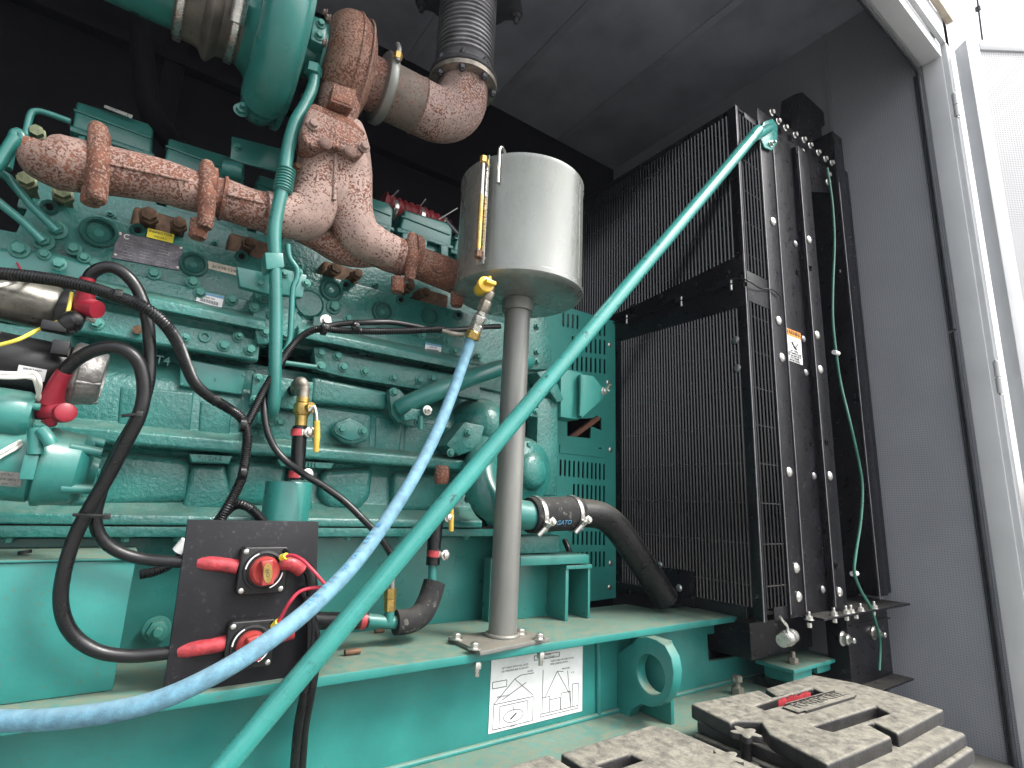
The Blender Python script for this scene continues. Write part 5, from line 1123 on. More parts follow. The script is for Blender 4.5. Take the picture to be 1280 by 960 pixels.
# ================================================================== STARTERS (upper left cluster) — two things bolted low on the engine are its parts
t = thing('starter_motor', 'starter motor with bare steel solenoid above and black barrel with aluminium nose', 'starter motor', PY(60, 440, 1.0))
YS1 = 0.99
a, b = PY(-60, 355, YS1), PY(72, 388, YS1); ad = (b-a); 
def cyl(name, A, B, r, m, parent, extra=()):
    L_ = (B-A).length; return lathe(name, A, B-A, [(0, r*0.92), (0.004, r), (L_-0.004, r), (L_, r*0.92)] + list(extra), m, parent, 48)
cyl('solenoid', a, b, 0.033, 'solenoid', t)
cyl('solenoid_cap', b + ad.normalized()*0.0005, b + ad.normalized()*0.024, 0.0335, 'switch', t)
c0 = b + ad.normalized()*0.025
tube('terminal_stud', [c0, c0 + ad.normalized()*0.02], 0.006, 'steel', t)
a2, b2 = PY(-60, 440, YS1), PY(86, 466, YS1); ad2 = (b2-a2).normalized()
cyl('motor_barrel', a2, b2, 0.039, 'switch', t)
lathe('aluminium_nose', b2 + ad2*0.0005, ad2, [(0, 0.043), (0.004, 0.046), (0.012, 0.046), (0.014, 0.043), (0.034, 0.040), (0.040, 0.036), (0.041, 0.028), (0.038, 0.026), (0.038, 0.0)], 'alu', t, 48)
for k_ in range(6):
    w = k_*math.pi/3 + 0.4; u_ = Vector((0, math.cos(w), math.sin(w))); tube('nose_rib', [b2 + ad2*0.012 + u_*0.042, b2 + ad2*0.040 + u_*0.036], 0.003, 'alu', t, sides=8)
cyl('motor_end_label', a2 + (b2-a2)*0.32, a2 + (b2-a2)*0.325, 0.0395, 'alu', t)
def wrap_label(A, B, r, f0, f1, az0, az1, m, name, parent, lines):
    """curved paper label on a barrel"""
    d = (B-A); e1_ = (-Vector((0, 1, 0)) - d.normalized()*(-d.normalized().y)); e1_.normalize(); e2_ = d.normalized().cross(e1_)
    if e2_.z < 0: e2_ = -e2_
    V, Fc = [], []
    for i in range(2):
        for k in range(9):
            w = az0 + (az1-az0)*k/8; V.append(A + d*(f0 if i == 0 else f1) + (e1_*math.cos(w)+e2_*math.sin(w))*(r+0.0008))
    for k in range(8): Fc.append((k, k+1, 9+k+1, 9+k))
    o = MB().add(V, Fc).obj(name, m, parent)
    for j, s in enumerate(lines):
        w = az0 + (az1-az0)*(0.82 - 0.64*j/max(1, len(lines)-1)) if len(lines) > 1 else (az0+az1)/2
        n_ = e1_*math.cos(w)+e2_*math.sin(w); v_ = n_.cross(d.normalized()); v_ = v_ if v_.z > 0 else -v_
        text('lettering', s, A + d*(f0+f1)/2 + n_*(r+0.0012), d, v_, abs(az1-az0)*r*0.20, 'ink', o, 0.0001)
    return o
wrap_label(a2, b2, 0.039, 0.60, 0.84, -0.62, -0.18, 'label', 'part_label', t, ('600-813-6632', '24V DC', 'ROTATION'))
MB().box(PY(52, 398, 0.925), PY(84, 420, 0.945)).obj('connector_housing', 'switch', t, 0.003)
tube('connector_boot', [PY(78, 408, 0.935), PY(92, 402, 0.935), PY(104, 405, 0.935)], [0.012, 0.016, 0.010], 'switch', t)
MB().box(PY(66, 423, 0.925), PY(86, 448, 0.945)).obj('connector_housing', 'switch', t, 0.003)
# lower pair of green motors
t = thing('fuel_pump_motor', 'green cylindrical motor pair at lower left with small bracket and grey label', 'motor', PY(50, 560, 1.0))
a3, b3 = PY(-60, 508, 0.97), PY(36, 520, 0.97); cyl('upper_barrel', a3, b3, 0.0325, 'paint', t, ((((b3-a3).length)+0.004, 0.028), (((b3-a3).length)+0.006, 0.012)))
for w in (0.5, 1.7, 3.0, 4.4): 
    u_ = Vector((0, -math.cos(w), math.sin(w)))*0.024; d_ = (b3-a3).normalized(); tube('end_screw', [b3+u_, b3+u_+d_*0.012], 0.005, 'paint', t)
a4, b4 = PY(-60, 570, 0.99), PY(50, 582, 0.99); cyl('lower_barrel', a4, b4, 0.050, 'paint', t)
d4 = (b4-a4).normalized(); L4 = 0.052
lathe('gear_end', b4 + d4*0.0005, d4, [(0, 0.050), (0.002, 0.054), (0.008, 0.054), (0.012, 0.052), (L4-0.01, 0.050), (L4, 0.040), (L4+0.004, 0.02), (L4+0.012, 0.018)], 'paint', t, 48)
for k_ in range(5):
    w = k_*1.25; u_ = Vector((0, math.cos(w), math.sin(w)))*0.047; tube('end_lug', [b4+d4*0.03+u_, b4+d4*0.066+u_*0.93], 0.0065, 'paint', t)
wrap_label(a4, b4, 0.050, 0.55, 0.90, -0.65, -0.25, 'alu', 'part_label', t, ('430.823', 'MADE 08/11', '24V'))
MB().box(PY(30, 568, 0.925), PY(43, 600, 0.935)).obj('bracket_strap', 'paint', t, 0.002)
tube('bracket_stem', [PY(45, 535, 0.93), PY(44, 568, 0.93)], 0.009, 'paint', t)
tube('bracket_hook', [PY(52, 538, 0.925), PY(60, 548, 0.92), PY(64, 556, 0.92)], 0.008, 'paint', t)
# green service box lower left
t = thing('terminal_box', 'plain green sheet steel box standing on the skid at lower left', 'box', PY(85, 860, 1.0))
zbt = PY(100, 702, 1.0).z
xbr = PY(170, 700, 1.0).x; zbb = PY(150, 862, 1.0).z
box('box_body', (-0.45, 1.0, zbb), (xbr, 1.185, zbt), 'skid', t, 0.003)
box('box_lid', (-0.45, 0.996, zbt + 0.0005), (xbr + 0.004, 1.19, zbt + 0.004), 'skid', t, 0.002)
tube('lid_plug', [PY(31, 692, 1.06), PY(31, 688, 1.06)], 0.008, 'black', t)

# ================================================================== BATTERY SWITCH PANEL
YPn = 0.95
t = thing('switch_panel', 'upright black insulating board carrying the two battery switches', 'panel', PY(300, 870, YPn))
MB().prism([PY(*q, YPn) for q in ((235, 649.5), (398.5, 652), (392, 845), (203, 871))], (0, 0.008, 0)).obj('board', 'platemat', t, 0.0012)
for q in ((207, 868), (240, 862)): bolt(PY(*q, YPn - 0.0005), 0.004, t, '-Y', 'dome', 'steel', 'screw')
def bswitch(cx_, cy_, w_, lab, rot):
    y1 = YPn - 0.0005; c0 = PY(cx_, cy_, YPn); s = w_/2/677*c0.dot(-back)
    r_ = thing('battery_switch', lab, 'battery switch', (c0.x, YPn, c0.z - s), 'battery disconnect switches')
    def P_(u, v, d): return Vector((c0.x + u*s, YPn - d, c0.z + v*s))
    MB().prism([P_(u, v, 0.001) for u, v in ((-1, -.85), (-.85, -1), (.85, -1), (1, -.85), (1, .85), (.85, 1), (-.85, 1), (-1, .85))], (0, -0.020, 0)).obj('switch_body', 'switch', r_, 0.003, 3)
    lathe('bezel', P_(0, 0, 0.0215), (0, -1, 0), [(0, s*0.86), (0.004, s*0.84), (0.005, s*0.74), (0.002, s*0.70)], 'switch', r_, 48)
    kb = lathe('knob', P_(0, 0, 0.0225), (0, -1, 0), [(0, s*0.60), (0.004, s*0.62), (0.012, s*0.58), (0.016, s*0.50), (0.014, s*0.36), (0.013, 0)], 'red', r_, 40)
    ca, sa = math.cos(rot), math.sin(rot)
    g = [(-.26, -.52), (.26, -.52), (.17, 0), (.26, .52), (-.26, .52), (-.17, 0)]
    MB().prism([P_(u*ca - v*sa, u*sa + v*ca, 0.036) for u, v in g], (0, -0.014, 0)).obj('grip', 'red', kb, 0.003, 3)
    el = [P_((0.18*math.cos(q))*ca - (0.42*math.sin(q))*sa, (0.18*math.cos(q))*sa + (0.42*math.sin(q))*ca, 0.0502) for q in [2*math.pi*k_/20 for k_ in range(20)]]
    MB().prism(el, (0, -0.0006, 0)).obj('gold_badge', 'brass', kb, 0)
    text('lettering', 'OFF', P_(0, 0, 0.0512), (sa, 0, -ca) if False else (-sa, 0, ca), (-ca, 0, -sa), s*0.20, 'ink', kb, 0.0001)
    for k_ in range(4):
        w0 = rot + R(45) + k_*math.pi/2
        if k_ % 2: continue
        arc = [P_(0.77*math.cos(w0 + R(d)), 0.77*math.sin(w0 + R(d)), 0.0262) for d in range(60, 121, 12)]
        tube('position_arrow', arc, 0.0011, 'label', r_, sides=6)
    for u, v in ((-.80, -.80), (.80, -.80), (.80, .80), (-.80, .80)):
        if u*v > 0 or True: bolt(P_(u, v, 0.0215), s*0.115, r_, '-Y', 'dome', 'steel' if u*v < 0 or v < 0 else 'hole', 'screw')
    return c0, s
s1 = bswitch(326, 711, 56, 'red-knobbed battery switch, the upper one on the black board', R(8))
s2 = bswitch(310, 802, 56, 'red-knobbed battery switch, the lower one, partly behind the blue hose', R(12))

# ================================================================== CABLES
def cable(name, label, pts, r, m='black', cat='cable', **k):
    o = thing(name, label, cat, PD(*pts[len(pts)//2]))
    tube('cable_body', [PD(*p) for p in pts], r, m, o, sides=16, res=8, **k)
    return o
c1 = cable('battery_cable', 'thick black cable looping from the upper red boot down to the upper battery switch',
    [(109, 352, .757), (115, 342, .757), (127, 335, .76), (143, 335, .765), (160, 346, .77), (174, 366, .775), (184, 398, .775), (187, 440, .775), (185, 480, .77), (172, 520, .765), (152, 556, .76), (135, 590, .755), (124, 622, .75), (119, 648, .75), (126, 671, .755), (145, 688, .765), (175, 698, .78), (215, 702, .795), (252, 703, .81)], 0.0083)
tube('red_tape', [PD(*p) for p in ((248, 703, .808), (262, 704, .812), (280, 706, .818), (298, 709, .824))], [0.0102, 0.0108, 0.0102, 0.0108], 'tape', c1, sides=16)
c2 = cable('battery_cable', 'thick black cable dropping from the lower red boot round to the lower battery switch',
    [(78, 468, .735), (86, 458, .733), (98, 448, .733), (118, 438, .735), (143, 434, .74), (163, 442, .745), (176, 460, .75), (180, 490, .75), (174, 520, .745), (158, 552, .74), (138, 590, .735), (118, 625, .73), (101, 655, .725), (88, 686, .72), (79, 720, .715), (76, 750, .715), (82, 778, .718), (98, 800, .725), (125, 815, .735), (160, 820, .75), (195, 818, .765), (228, 813, .78)], 0.0089)
tube('red_tape', [PD(*p) for p in ((224, 814, .778), (240, 811, .783), (262, 808, .79), (284, 803, .80))], [0.0102, 0.0108, 0.0104, 0.0110], 'tape', c2, sides=16)
for (A, B, nm) in ((PD(92, 643, .72), PD(134, 645, .735), 0), (PD(152, 521, .738), PD(174, 519, .75), 0)):
    mb = MB().tube([A + Vector((0, -0.012, 0.0)), (A+B)/2 + Vector((0, -0.014, 0)), B + Vector((0, -0.012, 0))], 0.0022, 6)
    z_ = mb.obj('cable_tie', 'switch', c2, smooth=50)
    MB().box(B + Vector((-0.004, -0.016, -0.004)), B + Vector((0.004, -0.009, 0.004))).obj('tie_head', 'switch', z_, 0.001)
# red boots over the terminals
t = thing('terminal_boot', 'red rubber terminal boot under the looping cable at the solenoid stud', 'boot', PY(112, 385, 0.97), 'red rubber terminal boots')
tube('sleeve', [PD(110, 347, .756), PD(108, 360, .757), PD(106, 378, .76)], [0.0095, 0.0098, 0.0135], 'boot', t)
tube('boot_body', [PD(97, 381, .765), PD(108, 384, .76), PD(122, 387, .757)], [0.011, 0.0145, 0.0125], 'boot', t)
t = thing('terminal_boot', 'lower red rubber boot with round cap where the second cable starts', 'boot', PY(66, 512, 0.93), 'red rubber terminal boots')
tube('sleeve', [PD(82, 464, .734), PD(74, 476, .735), PD(68, 490, .737), PD(65, 502, .74)], [0.0098, 0.0105, 0.012, 0.0145], 'boot', t)
tube('boot_body', [PD(47, 513, .745), (PD(60, 512, .742)), PD(76, 517, .738)], [0.011, 0.0165, 0.0125], 'boot', t)
lathe('round_cap', PD(80, 516, .735), (0.3, -1, 0), [(-0.01, 0.013), (0.004, 0.0135), (0.010, 0.0125), (0.012, 0.009)], 'boot', t, 28)
tube('cap_tip', [PD(63, 524, .735), PD(66, 533, .735)], [0.011, 0.004], 'boot', t)
# corrugated looms
lm = cable('wiring_loom', 'black corrugated wiring loom crossing the engine from the left edge to behind the board',
    [(-60, 336, .69), (0, 342, .705), (40, 346, .715), (80, 352, .725), (118, 361, .732), (150, 372, .735), (180, 384, .74), (203, 402, .755), (220, 425, .785), (231, 452, .82), (243, 478, .855), (262, 496, .89), (285, 510, .925), (303, 524, .935), (309, 545, .935), (307, 570, .93), (303, 595, .92), (293, 618, .91), (282, 638, .90), (270, 660, .90)], 0.0080, 'loom', rings=(0.0036, 0.00065))
l2 = cable('wiring_loom', 'black corrugated loom climbing from the junction to the clip on the cam ridge',
    [(306, 535, .945), (318, 512, .965), (330, 488, .985), (345, 464, 1.00), (358, 442, 1.02), (372, 425, 1.04), (388, 414, 1.05), (405, 411, 1.055), (425, 413, 1.07), (455, 414, 1.085), (485, 414, 1.11), (520, 413, 1.135), (555, 411, 1.16)], 0.0068, 'loom', rings=(0.0036, 0.0006))
l3 = cable('wiring_loom', 'smooth black cable pair running along the ridge to behind the tank post',
    [(402, 410, 1.05), (425, 405, 1.07), (460, 403, 1.09), (490, 403, 1.12), (515, 407, 1.14), (545, 413, 1.16), (575, 412, 1.19), (600, 409, 1.22), (625, 408, 1.25)], 0.0058, 'loom')
l4 = cable('wiring_loom', 'short black corrugated loom tail bending behind the top of the black board',
    [(262, 668, .93), (275, 648, .93), (292, 632, .93), (306, 632, .93), (320, 642, .94), (335, 660, .95)], 0.0078, 'loom', rings=(0.0036, 0.0006))
l5 = cable('wiring_loom', 'black corrugated loom emerging left of the board between box and pan',
    [(175, 718, .86), (195, 714, .87), (212, 706, .88), (228, 694, .89), (245, 680, .90)], 0.0075, 'loom', rings=(0.0036, 0.0006))
tube('white_tag', [PD(222, 689, .885), PD(233, 676, .89)], 0.009, 'label', l5)
for q, dd, ob, rr in (((303, 531), .928, lm, .0125), ((303, 591), .915, lm, .0115), ((148, 370), .735, lm, .0098), ((270, 500), .898, lm, .0102), ((405, 411), 1.045, l2, .013), ((443, 409), 1.075, l2, .013)):
    p = PD(*q, dd); mb = MB().tube([p + Vector((-0.004, 0, 0)), p + Vector((0.004, 0, 0))], rr, 14); mb.obj('loom_tie', 'loom', ob, smooth=50)
    MB().box(p + Vector((-0.003, -rr - 0.003, -0.004)), p + Vector((0.005, -rr + 0.001, 0.004))).obj('tie_head', 'loom', ob, 0.001)
bolt(PY(407, 401, 1.14), 0.013, l2, '-Y', 'hex', 'steel')
tube('sensor_plug', [PD(553, 413, 1.15), PD(566, 417, 1.15), PD(580, 419, 1.15)], [0.004, 0.0055, 0.005], 'dirtysteel', l2)
# thin heater hoses and wires
t = cable('heater_hose', 'thin black hose sagging behind the brass valve and on to the steel fitting',
    [(343, 462, 1.05), (333, 485, 1.01), (330, 508, .99), (334, 538, .98), (345, 562, .98), (362, 580, .98), (385, 596, .97), (405, 608, .97), (430, 626, .97), (450, 645, .97), (472, 668, .97), (486, 688, .98), (491, 700, .98)], 0.0062, 'black')
tube('steel_nipple', [PD(491, 703, .98), PD(490, 735, .98)], 0.0052, 'steel', t, sides=14)
t = cable('cable_pair', 'twin black cables hanging down over the skid web behind the brace', [(384, 745, .865), (388, 790, .862), (386, 830, .85), (380, 870, .845), (372, 915, .84), (366, 990, .84)], 0.0072, 'black')
tube('second_cable', [PD(*p) for p in ((378, 735, .87), (394, 790, .865), (394, 830, .855), (388, 870, .85), (380, 915, .85), (375, 990, .85))], 0.0072, 'black', t, sides=14)
t = cable('battery_link_cable', 'short cable with red tape curving from the upper switch down behind the hose', [(370, 700, .865), (385, 712, .87), (390, 735, .87), (386, 765, .87)], 0.009, 'black')
tube('red_tape', [PD(*p) for p in ((350, 703, .845), (364, 704, .85), (376, 712, .86))], 0.0115, 'tape', t)
t = cable('red_wire', 'thin red wire arching from the upper switch corner to the brace', [(355, 697, .83), (364, 694, .83), (378, 700, .825), (392, 714, .82), (406, 730, .82), (412, 735, .82)], 0.0026, 'redw', 'wire')
tube('ring_terminal', [PD(352, 697, .835), PD(358, 695, .83)], 0.005, 'stickeryellow', t)
t = cable('red_wire', 'thin red wire from the lower switch corner curling up under the blue hose', [(346, 781, .80), (352, 770, .80), (362, 753, .80), (374, 740, .81), (390, 735, .82), (412, 734, .825)], 0.0026, 'redw', 'wire')
tube('ring_terminal', [PD(342, 783, .805), PD(348, 777, .80)], 0.005, 'stickeryellow', t)
tube('red_tape', [PD(*p) for p in ((340, 797, .83), (352, 794, .83), (366, 790, .84))], 0.0105, 'tape', t)
t = cable('yellow_wire', 'thin yellow wire curving past the solenoid cap to the left edge', [(90, 366, .755), (86, 385, .745), (82, 396, .74), (68, 404, .735), (48, 412, .725), (24, 424, .70), (0, 431, .69), (-40, 440, .67)], 0.0025, 'yelloww', 'wire')
for i, (pp_, lb_) in enumerate((([(-40, 362, .67), (0, 357, .695), (20, 352, .72), (45, 347, .76), (66, 349, .82)], 'white wire entering at the left edge above the bare solenoid'),
     ([(-20, 465, .67), (20, 467, .69), (42, 466, .705), (50, 480, .71), (46, 500, .73)], 'white wire bundle looping past the barrel label'),
     ([(-20, 471, .668), (15, 472, .687), (40, 472, .703), (47, 486, .715), (50, 505, .735)], 'inner white wire beside the one looping past the barrel label'),
     ([(-20, 585, .67), (0, 571, .68), (20, 560, .695), (38, 550, .73)], 'white wire rising between the two green motors'),
     ([(-20, 577, .668), (0, 566, .678), (16, 557, .69), (30, 549, .72)], 'upper white wire of the two rising between the green motors'))):
    cable('white_wire', lb_, pp_, 0.0026, 'whitew', 'wire')
cable('red_wire', 'very thin dark red wire hanging from the bolt at the left edge', [(16, 322, .93), (22, 330, .92), (28, 338, .90), (40, 342, .86)], 0.0016, 'redw', 'wire')

# ================================================================== VALVE ASSEMBLIES
def wclamp(parent, c, r, name='hose_clamp', d=(0, 0, 1)):
    c = Vector(c); z_ = Vector(d).normalized()
    o = lathe(name, c - z_*0.0065, z_, [(0, r), (0.001, r*1.12), (0.012, r*1.12), (0.013, r)], 'steel', parent, 28)
    s = Vector((-0.62, -0.78, 0)); s = (s - z_*s.dot(z_)).normalized(); t_ = z_.cross(s)
    pts = []
    for k in range(7):
        w = -0.75 + 1.5*k/6; pts.append(c + (s*math.cos(w) + t_*math.sin(w))*r*1.16)
    for i in range(6):
        MB().prism([pts[i] - z_*0.0066, pts[i+1] - z_*0.0066, pts[i+1] + z_*0.0066, pts[i] + z_*0.0066], s*0.0012).obj('red_band', 'tape', o, 0) if i in (0,) else None
    mb = MB()
    for i in range(6): mb.prism([pts[i] - z_*0.0066, pts[i+1] - z_*0.0066, pts[i+1] + z_*0.0066, pts[i] + z_*0.0066], s*0.0012)
    mb.obj('red_band', 'tape', o)
    e_ = (t_ if t_.x > 0 else -t_)
    k0 = c + e_*r*1.35 - Vector((0, r*0.5, 0))
    lathe('worm_housing', k0 + Vector((0, 0.010, 0)), (0.1, -1, 0), [(0, 0.008), (0.002, 0.0105), (0.010, 0.0105), (0.011, 0.007), (0.016, 0.0065), (0.017, 0.004)], 'steel', o, 20)
    return o
def vz_(px, py, y): return PY(px, py, y)
yv = 1.08
t = thing('drain_valve_assembly', 'brass ball valve with yellow lever over a clamped black hose on the green canister', 'ball valve', PY(365, 650, yv))
tube('elbow_fitting', [PY(371, 488, yv + 0.05), PY(371, 482, yv + 0.02), PY(376, 478, yv), PY(379, 484, yv), PY(379, 498, yv)], 0.0115, 'dirtysteel', t, sides=20)
p0, p1 = PY(379, 497, yv), PY(376, 533, yv); d_ = p1 - p0; L_ = d_.length
lathe('brass_body', p0, d_, [(0, 0.0125), (L_*0.16, 0.0125), (L_*0.18, 0.011), (L_*0.22, 0.016), (L_*0.50, 0.017), (L_*0.62, 0.014), (L_*0.64, 0.0115), (L_*0.98, 0.0115), (L_, 0.010)], 'brass', t, 24)
lathe('valve_stem', p0.lerp(p1, 0.36), (0.5, -1, 0), [(0, 0.008), (0.020, 0.008), (0.022, 0.010), (0.026, 0.010)], 'brass', t, 16)
lv = [PY(386, 514, yv - 0.025), PY(392, 508, yv - 0.028), PY(395, 516, yv - 0.03), PY(396, 528, yv - 0.03)]
tube('lever_arm', lv, 0.0035, 'steel', t, sides=10)
tube('lever_grip', [PY(396, 526, yv - 0.03), PY(396, 545, yv - 0.03), PY(395, 565, yv - 0.03)], [0.0052, 0.006, 0.0048], 'lever', t, sides=12)
h0, h1 = PY(375, 533, yv), PY(371, 600, yv)
tube('hose_stub', [h0, h0.lerp(h1, .5), h1], 0.0135, 'black', t, sides=24)
wclamp(t, PY(374, 541, yv), 0.0137, d=h0-h1); wclamp(t, PY(371, 593, yv), 0.0137, d=h0-h1)
cn0 = PY(362, 602, yv); 
lathe('canister', Vector((cn0.x, cn0.y + 0.0, cn0.z)), (0, 0, -1), [(0, 0.034), (0.001, 0.0400), (0.004, 0.0415), (0.13, 0.0405)], 'paint', t, 48)
yv2 = 1.07
t = thing('heater_valve_assembly', 'ball valve with yellow lever over clamped hose, behind the brace and left of the post', 'ball valve', PY(545, 690, yv2))
tube('rusty_cap', [PY(552, 605, yv2 + .04), PY(552, 596, yv2 + .04), PY(553, 582, yv2 + .04)], [0.014, 0.018, 0.015], 'rust', t)
p0, p1 = PY(550, 632, yv2), PY(549, 642, yv2)
tube('steel_nipple', [PY(551, 628, yv2), PY(549, 645, yv2)], 0.009, 'dirtysteel', t)
tube('lever_arm', [PY(559, 612, yv2 - .02), PY(562, 620, yv2 - .02), PY(564, 630, yv2 - .02)], 0.0035, 'steel', t)
tube('lever_grip', [PY(564, 628, yv2 - .02), PY(564, 648, yv2 - .02), PY(564, 664, yv2 - .02)], [0.005, 0.006, 0.005], 'lever', t)
tube('hose_stub', [PY(547, 642, yv2), PY(543, 675, yv2), PY(541, 706, yv2)], 0.0145, 'black', t, sides=24)
wclamp(t, PY(547, 645, yv2), 0.0147, d=(0.1, 0, 1)); wclamp(t, PY(543, 692, yv2), 0.0147, d=(0.1, 0, 1))
tube('green_pipe', [PY(541, 700, yv2), PY(540, 732, yv2)], 0.009, 'paint', t, sides=20)
t = thing('insulated_elbow', 'black foam-insulated elbow pipe lying on the skid flange', 'pipe', PY(525, 785, 1.06))
fp = [PY(543, 728, 1.07), PY(538, 745, 1.065), PY(533, 757, 1.06), PY(526, 768, 1.055), PY(512, 776, 1.05), PY(494, 778, 1.05)]
tube('foam_sleeve', fp, 0.0235, 'foam', t, sides=28, res=8)
tube('green_tee', [PY(494, 778, 1.05), PY(455, 775, 1.05)], 0.0125, 'paint', t, sides=20)
tube('tee_branch', [PY(486, 776, 1.045), PY(487, 764, 1.045)], 0.0095, 'paint', t, sides=12)
p0, p1 = PY(487, 765, 1.045), PY(488, 735, 1.045); L_ = (p1-p0).length
lathe('brass_fitting', p0, p1-p0, [(0, 0.009), (0.003, 0.0118), (L_*0.5, 0.0118), (L_*0.52, 0.0105), (L_*0.6, 0.0122), (L_, 0.0122), (L_+0.001, 0.009)], 'brass', t, 6)
tube('hose_stub', [PY(458, 775, 1.05), PY(435, 776, 1.05), PY(405, 776, 1.06), PY(380, 774, 1.07)], 0.0155, 'black', t, sides=24)
lathe('red_clamp', PY(448, 775, 1.05), PY(458, 775, 1.05) - PY(448, 775, 1.05), [(0, 0.016), (0.001, 0.0172), (0.011, 0.0172), (0.012, 0.016)], 'tape', t, 28)
tube('clamp_screw', [PY(453, 766, 1.04), PY(454, 754, 1.04)], [0.010, 0.006], 'dirtysteel', t)
bolt(PY(454, 752, 1.04), 0.008, t, '+Z', 'stud', 'steel')

# ================================================================== LOWER RADIATOR HOSE
yh = 1.06
t = thing('radiator_hose', 'black coolant pipe bending down to the radiator from a clamped rubber coupling', 'hose', PY(740, 700, yh))
a, b = PY(661, 644, yh), PY(722, 641, yh)
d_ = (b-a).normalized()
lathe('rubber_coupling', a, d_, [(0, 0.034), (0.0, 0.041), (0.002, 0.0425), (0.03, 0.0425), ((b-a).length*0.5, 0.0415), ((b-a).length-0.01, 0.0425), ((b-a).length, 0.040)], 'foam', t, 48)
clampband('steel_clamp', a + d_*0.020, d_, 0.0428, 0.012, 'steel', t); clampband('steel_clamp', b - d_*0.022, d_, 0.0428, 0.012, 'steel', t)
for c0 in (a + d_*0.022, b - d_*0.020):
    q = c0 + Vector((0, -0.040, -0.024)); tube('clamp_screw', [q + Vector((0.012, -0.006, 0.012)), q + Vector((-0.002, 0, -0.004)), q + Vector((-0.018, 0.006, -0.022))], [0.0085, 0.0065, 0.006], 'steel', t, smooth=False)
    bolt(q + Vector((0.012, -0.008, 0.010)), 0.0095, t, '-Y', 'hex', 'steel')
text('lettering', 'GATO', (a+b)/2 + Vector((0, -0.0395, -0.019)), d_, (0, -0.45, 0.89), 0.017, 'labelblue', t, 0.0003)
bp_ = [PY(718, 641, yh), PY(740, 642, yh), PY(756, 647, yh), PY(772, 661, yh), (PY(790, 686, yh)), PY(812, 718, yh), PY(833, 750, yh - 0.01)]
tube('bent_pipe', bp_, 0.036, 'blackhose', t, sides=36, res=8)
tube('under_hose', [PY(706, 675, 1.2), PY(712, 690, 1.18), PY(719, 706, 1.2)], 0.008, 'black', t)

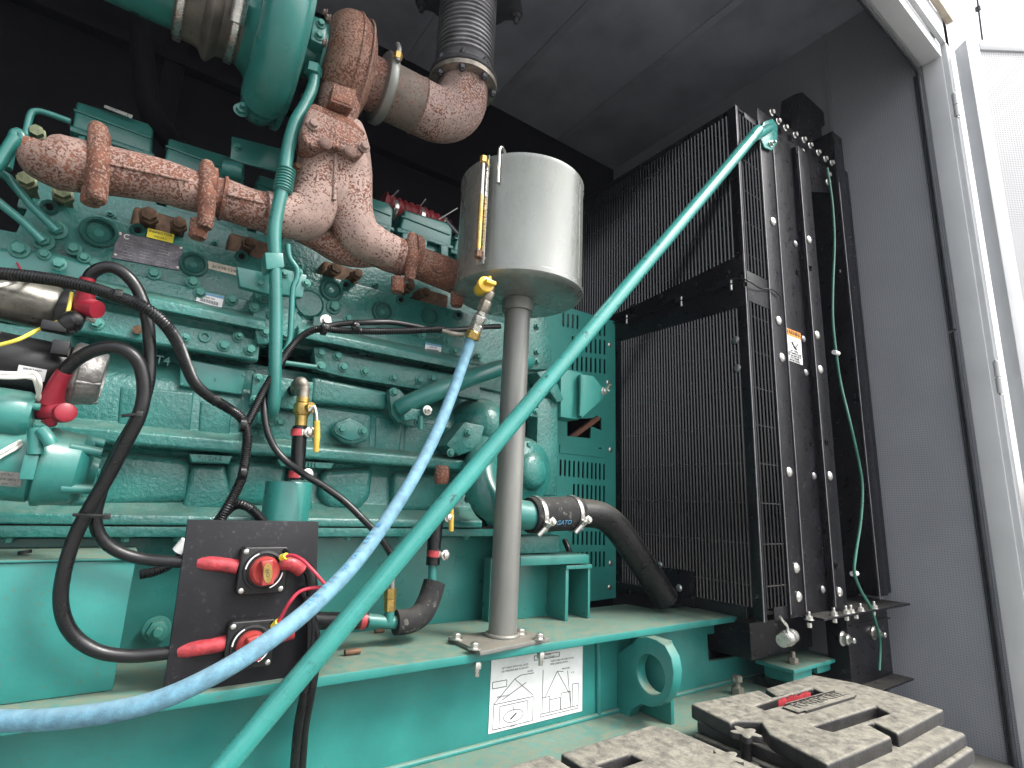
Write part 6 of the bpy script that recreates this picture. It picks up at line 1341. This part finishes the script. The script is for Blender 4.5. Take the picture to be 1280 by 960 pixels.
# ================================================================== BATTERY BOXES
def battery_box(lab, deck, grips, panel, knobs, rim, red=None, zt=-0.400):
    """moulded lid: dusty raised deck with hand grips and grooves, step, skirt, case; outline points lie on the plane of the deck"""
    D_ = [PZ(*q, zt) for q in deck]; x0, x1, y0, y1 = rim
    r_ = thing('battery_box', lab, 'battery box', ((x0+x1)/2, (y0+y1)/2, ZF), 'battery boxes along the skid')
    zb_ = zt - 0.024
    MB().box((x0 + 0.022, y0 + 0.022, ZF + 0.001), (x1 - 0.022, y1 - 0.016, zb_ - 0.052)).obj('case', 'boxplastic', r_, 0.012, 3)
    MB().box((x0 + 0.006, y0 + 0.006, zb_ - 0.054), (x1 - 0.006, y1 - 0.002, zb_ - 0.026)).obj('lid_rim', 'boxplastic', r_, 0.008, 4)
    MB().box((x0 + 0.014, y0 + 0.014, zb_ - 0.0265), (x1 - 0.014, y1 - 0.008, zb_)).obj('lid', 'boxplastic', r_, 0.009, 4)
    MB().prism([p - Vector((0, 0, 0.029)) for p in D_], (0, 0, 0.029), [[PZ(*q, zt) - Vector((0, 0, 0.029)) for q in g] for g in grips]).obj('raised_deck', 'boxplastic', r_, 0.006, 3)
    if panel:
        P_ = [PZ(*q, zt) for q in panel]; pn = MB().prism(P_, (0, 0, 0.004)).obj('name_panel', 'boxplastic', r_, 0.001)
        c_ = sum(P_, Vector())/4; u_ = (P_[2]-P_[1]).normalized(); v_ = Vector((-u_.y, u_.x, 0)); w_ = (P_[2]-P_[1]).length
        text('lettering', 'POWER CELL', c_ + Vector((0, 0, 0.0045)) + v_*0.004, u_, v_, w_*0.135, 'boxplastic', pn, 0.0012)
        for k in (-1, 1): MB().prism([c_ + v_*0.022*k - u_*w_*0.42, c_ + v_*0.022*k + u_*w_*0.42, c_ + v_*(0.022*k + 0.0025) + u_*w_*0.42, c_ + v_*(0.022*k + 0.0025) - u_*w_*0.42], (0, 0, 0.0055)).obj('moulded_line', 'boxplastic', pn, 0.0005)
    if red:
        mb = MB(); rr = random.Random(5); A, B = PZ(*red[0], zt), PZ(*red[1], zt); d = (B-A); n = 14
        for i in range(n):
            a = A + d*(i/n); b = A + d*((i+1.1)/n); h = 0.004 + 0.007*rr.random()
            mb.prism([a - Vector((0, 0, 0.014)), b - Vector((0, 0, 0.014)), b + Vector((0, 0, h*0.4)), (a+b)/2 + Vector((0.003*rr.random(), -0.002, h)), a + Vector((0, 0, h*0.3))], (0.0004, -0.0022, 0))
        mb.obj('torn_red_strap', 'tape', r_, 0)
    for (px, py) in knobs:
        k0 = PZ(px, py, zb_ + 0.018)
        star = [Vector((k0.x + (0.023 + 0.0065*math.cos(5*2*math.pi*k/50))*math.cos(2*math.pi*k/50), k0.y + (0.023 + 0.0065*math.cos(5*2*math.pi*k/50))*math.sin(2*math.pi*k/50), zb_ + 0.005)) for k in range(50)]
        kk = MB().prism(star, (0, 0, 0.012)).obj('star_knob', 'boxplastic', r_, 0.004, 3)
        lathe('knob_stem', (k0.x, k0.y, zb_ - 0.06), (0, 0, 1), [(0, 0.010), (0.064, 0.010)], 'switch', kk, 16)
        MB().box((k0.x - 0.030, k0.y - 0.026, zb_ - 0.062), (k0.x + 0.026, k0.y + 0.022, zb_ - 0.030)).obj('hold_down_lug', 'boxplastic', r_, 0.006, 3)
        o = lathe('lug_hole', (k0.x - 0.0305, k0.y - 0.008, zb_ - 0.047), (-1, -0.0, 0), [(0, 0.010), (0.0008, 0.010)], 'hole', kk, 20)
    for i in range(3):
        x = x1 - 0.022; y = y0 + (y1-y0)*(0.25 + 0.25*i); MB().box((x - 0.001, y - 0.010, ZF + 0.02), (x + 0.008, y + 0.010, zb_ - 0.056)).obj('case_rib', 'boxplastic', r_, 0.003)
        xx = x0 + (x1-x0)*(0.25 + 0.25*i); MB().box((xx - 0.010, y0 + 0.013, ZF + 0.02), (xx + 0.010, y0 + 0.0225, zb_ - 0.056)).obj('case_rib', 'boxplastic', r_, 0.003)
        bolt((x0 + 0.0055, y0 + (y1-y0)*(0.2+0.3*i), zb_ - 0.040), 0.008, r_, '-X', 'ring', 'boxplastic', 'rim_hole')
    return r_
battery_box('dusty black battery box at the right with a torn red strap in its grip',
    [(863, 879), (949, 862), (965, 871), (971, 869.5), (956, 860.5), (1015, 843), (1069, 853), (1123, 868), (1180, 887), (1122, 917), (1092, 902), (1084, 904.5), (1115, 921), (1034, 955), (961, 917), (951, 901), (920, 900), (913, 904)],
    [[(943, 882), (957, 887), (1032, 866), (1016, 859.5), (977, 871)], [(1015, 907), (1040, 914), (1112, 891), (1095, 882)]],
    [(978, 886), (998, 893), (1071, 871), (1054, 865)], [(932, 914)], (1.035, 1.505, 0.440, 0.790), [(972, 879), (1012, 867)])
battery_box('dusty black battery box at the bottom edge, middle of the row',
    [(700, 941), (816, 905), (876, 928), (879, 939), (905, 944), (960, 970), (880, 1010), (780, 992)],
    [[(742, 955), (787, 941), (804, 949), (766, 962)]], None, [(907, 944)], (0.575, 0.985, 0.440, 0.800))
battery_box('dusty black battery box at the bottom edge, only a lid corner showing',
    [(560, 985), (620, 962), (687, 942), (720, 962), (745, 985), (650, 1015)], [], None, [], (0.10, 0.555, 0.440, 0.795))
struct(box('battery_shelf', (-0.6, 0.40, ZF + 0.0006), (1.60, 0.43 - 0.012, ZF + 0.05), 'floor', bevel=0.003))

# ================================================================== FLARE VEIL: thin pale volume added to imitate lens-flare glow
if FLARE_VEIL:
    hm = bpy.data.materials.new('flare_veil'); hm.use_nodes = True; hn = hm.node_tree.nodes; hn.remove(hn['Principled BSDF'])
    pv = hn.new('ShaderNodeVolumePrincipled'); pv.inputs['Density'].default_value = FLARE_VEIL; pv.inputs['Color'].default_value = (0.80, 0.85, 1.0, 1); pv.inputs['Anisotropy'].default_value = 0.0
    hm.node_tree.links.new(pv.outputs[0], hn['Material Output'].inputs['Volume'])
    M['flare_veil'] = hm
    hz = box('flare_veil', (-41, -41, -2.8), (41, 41, 2.6), 'flare_veil', None, 0); stuff(hz)
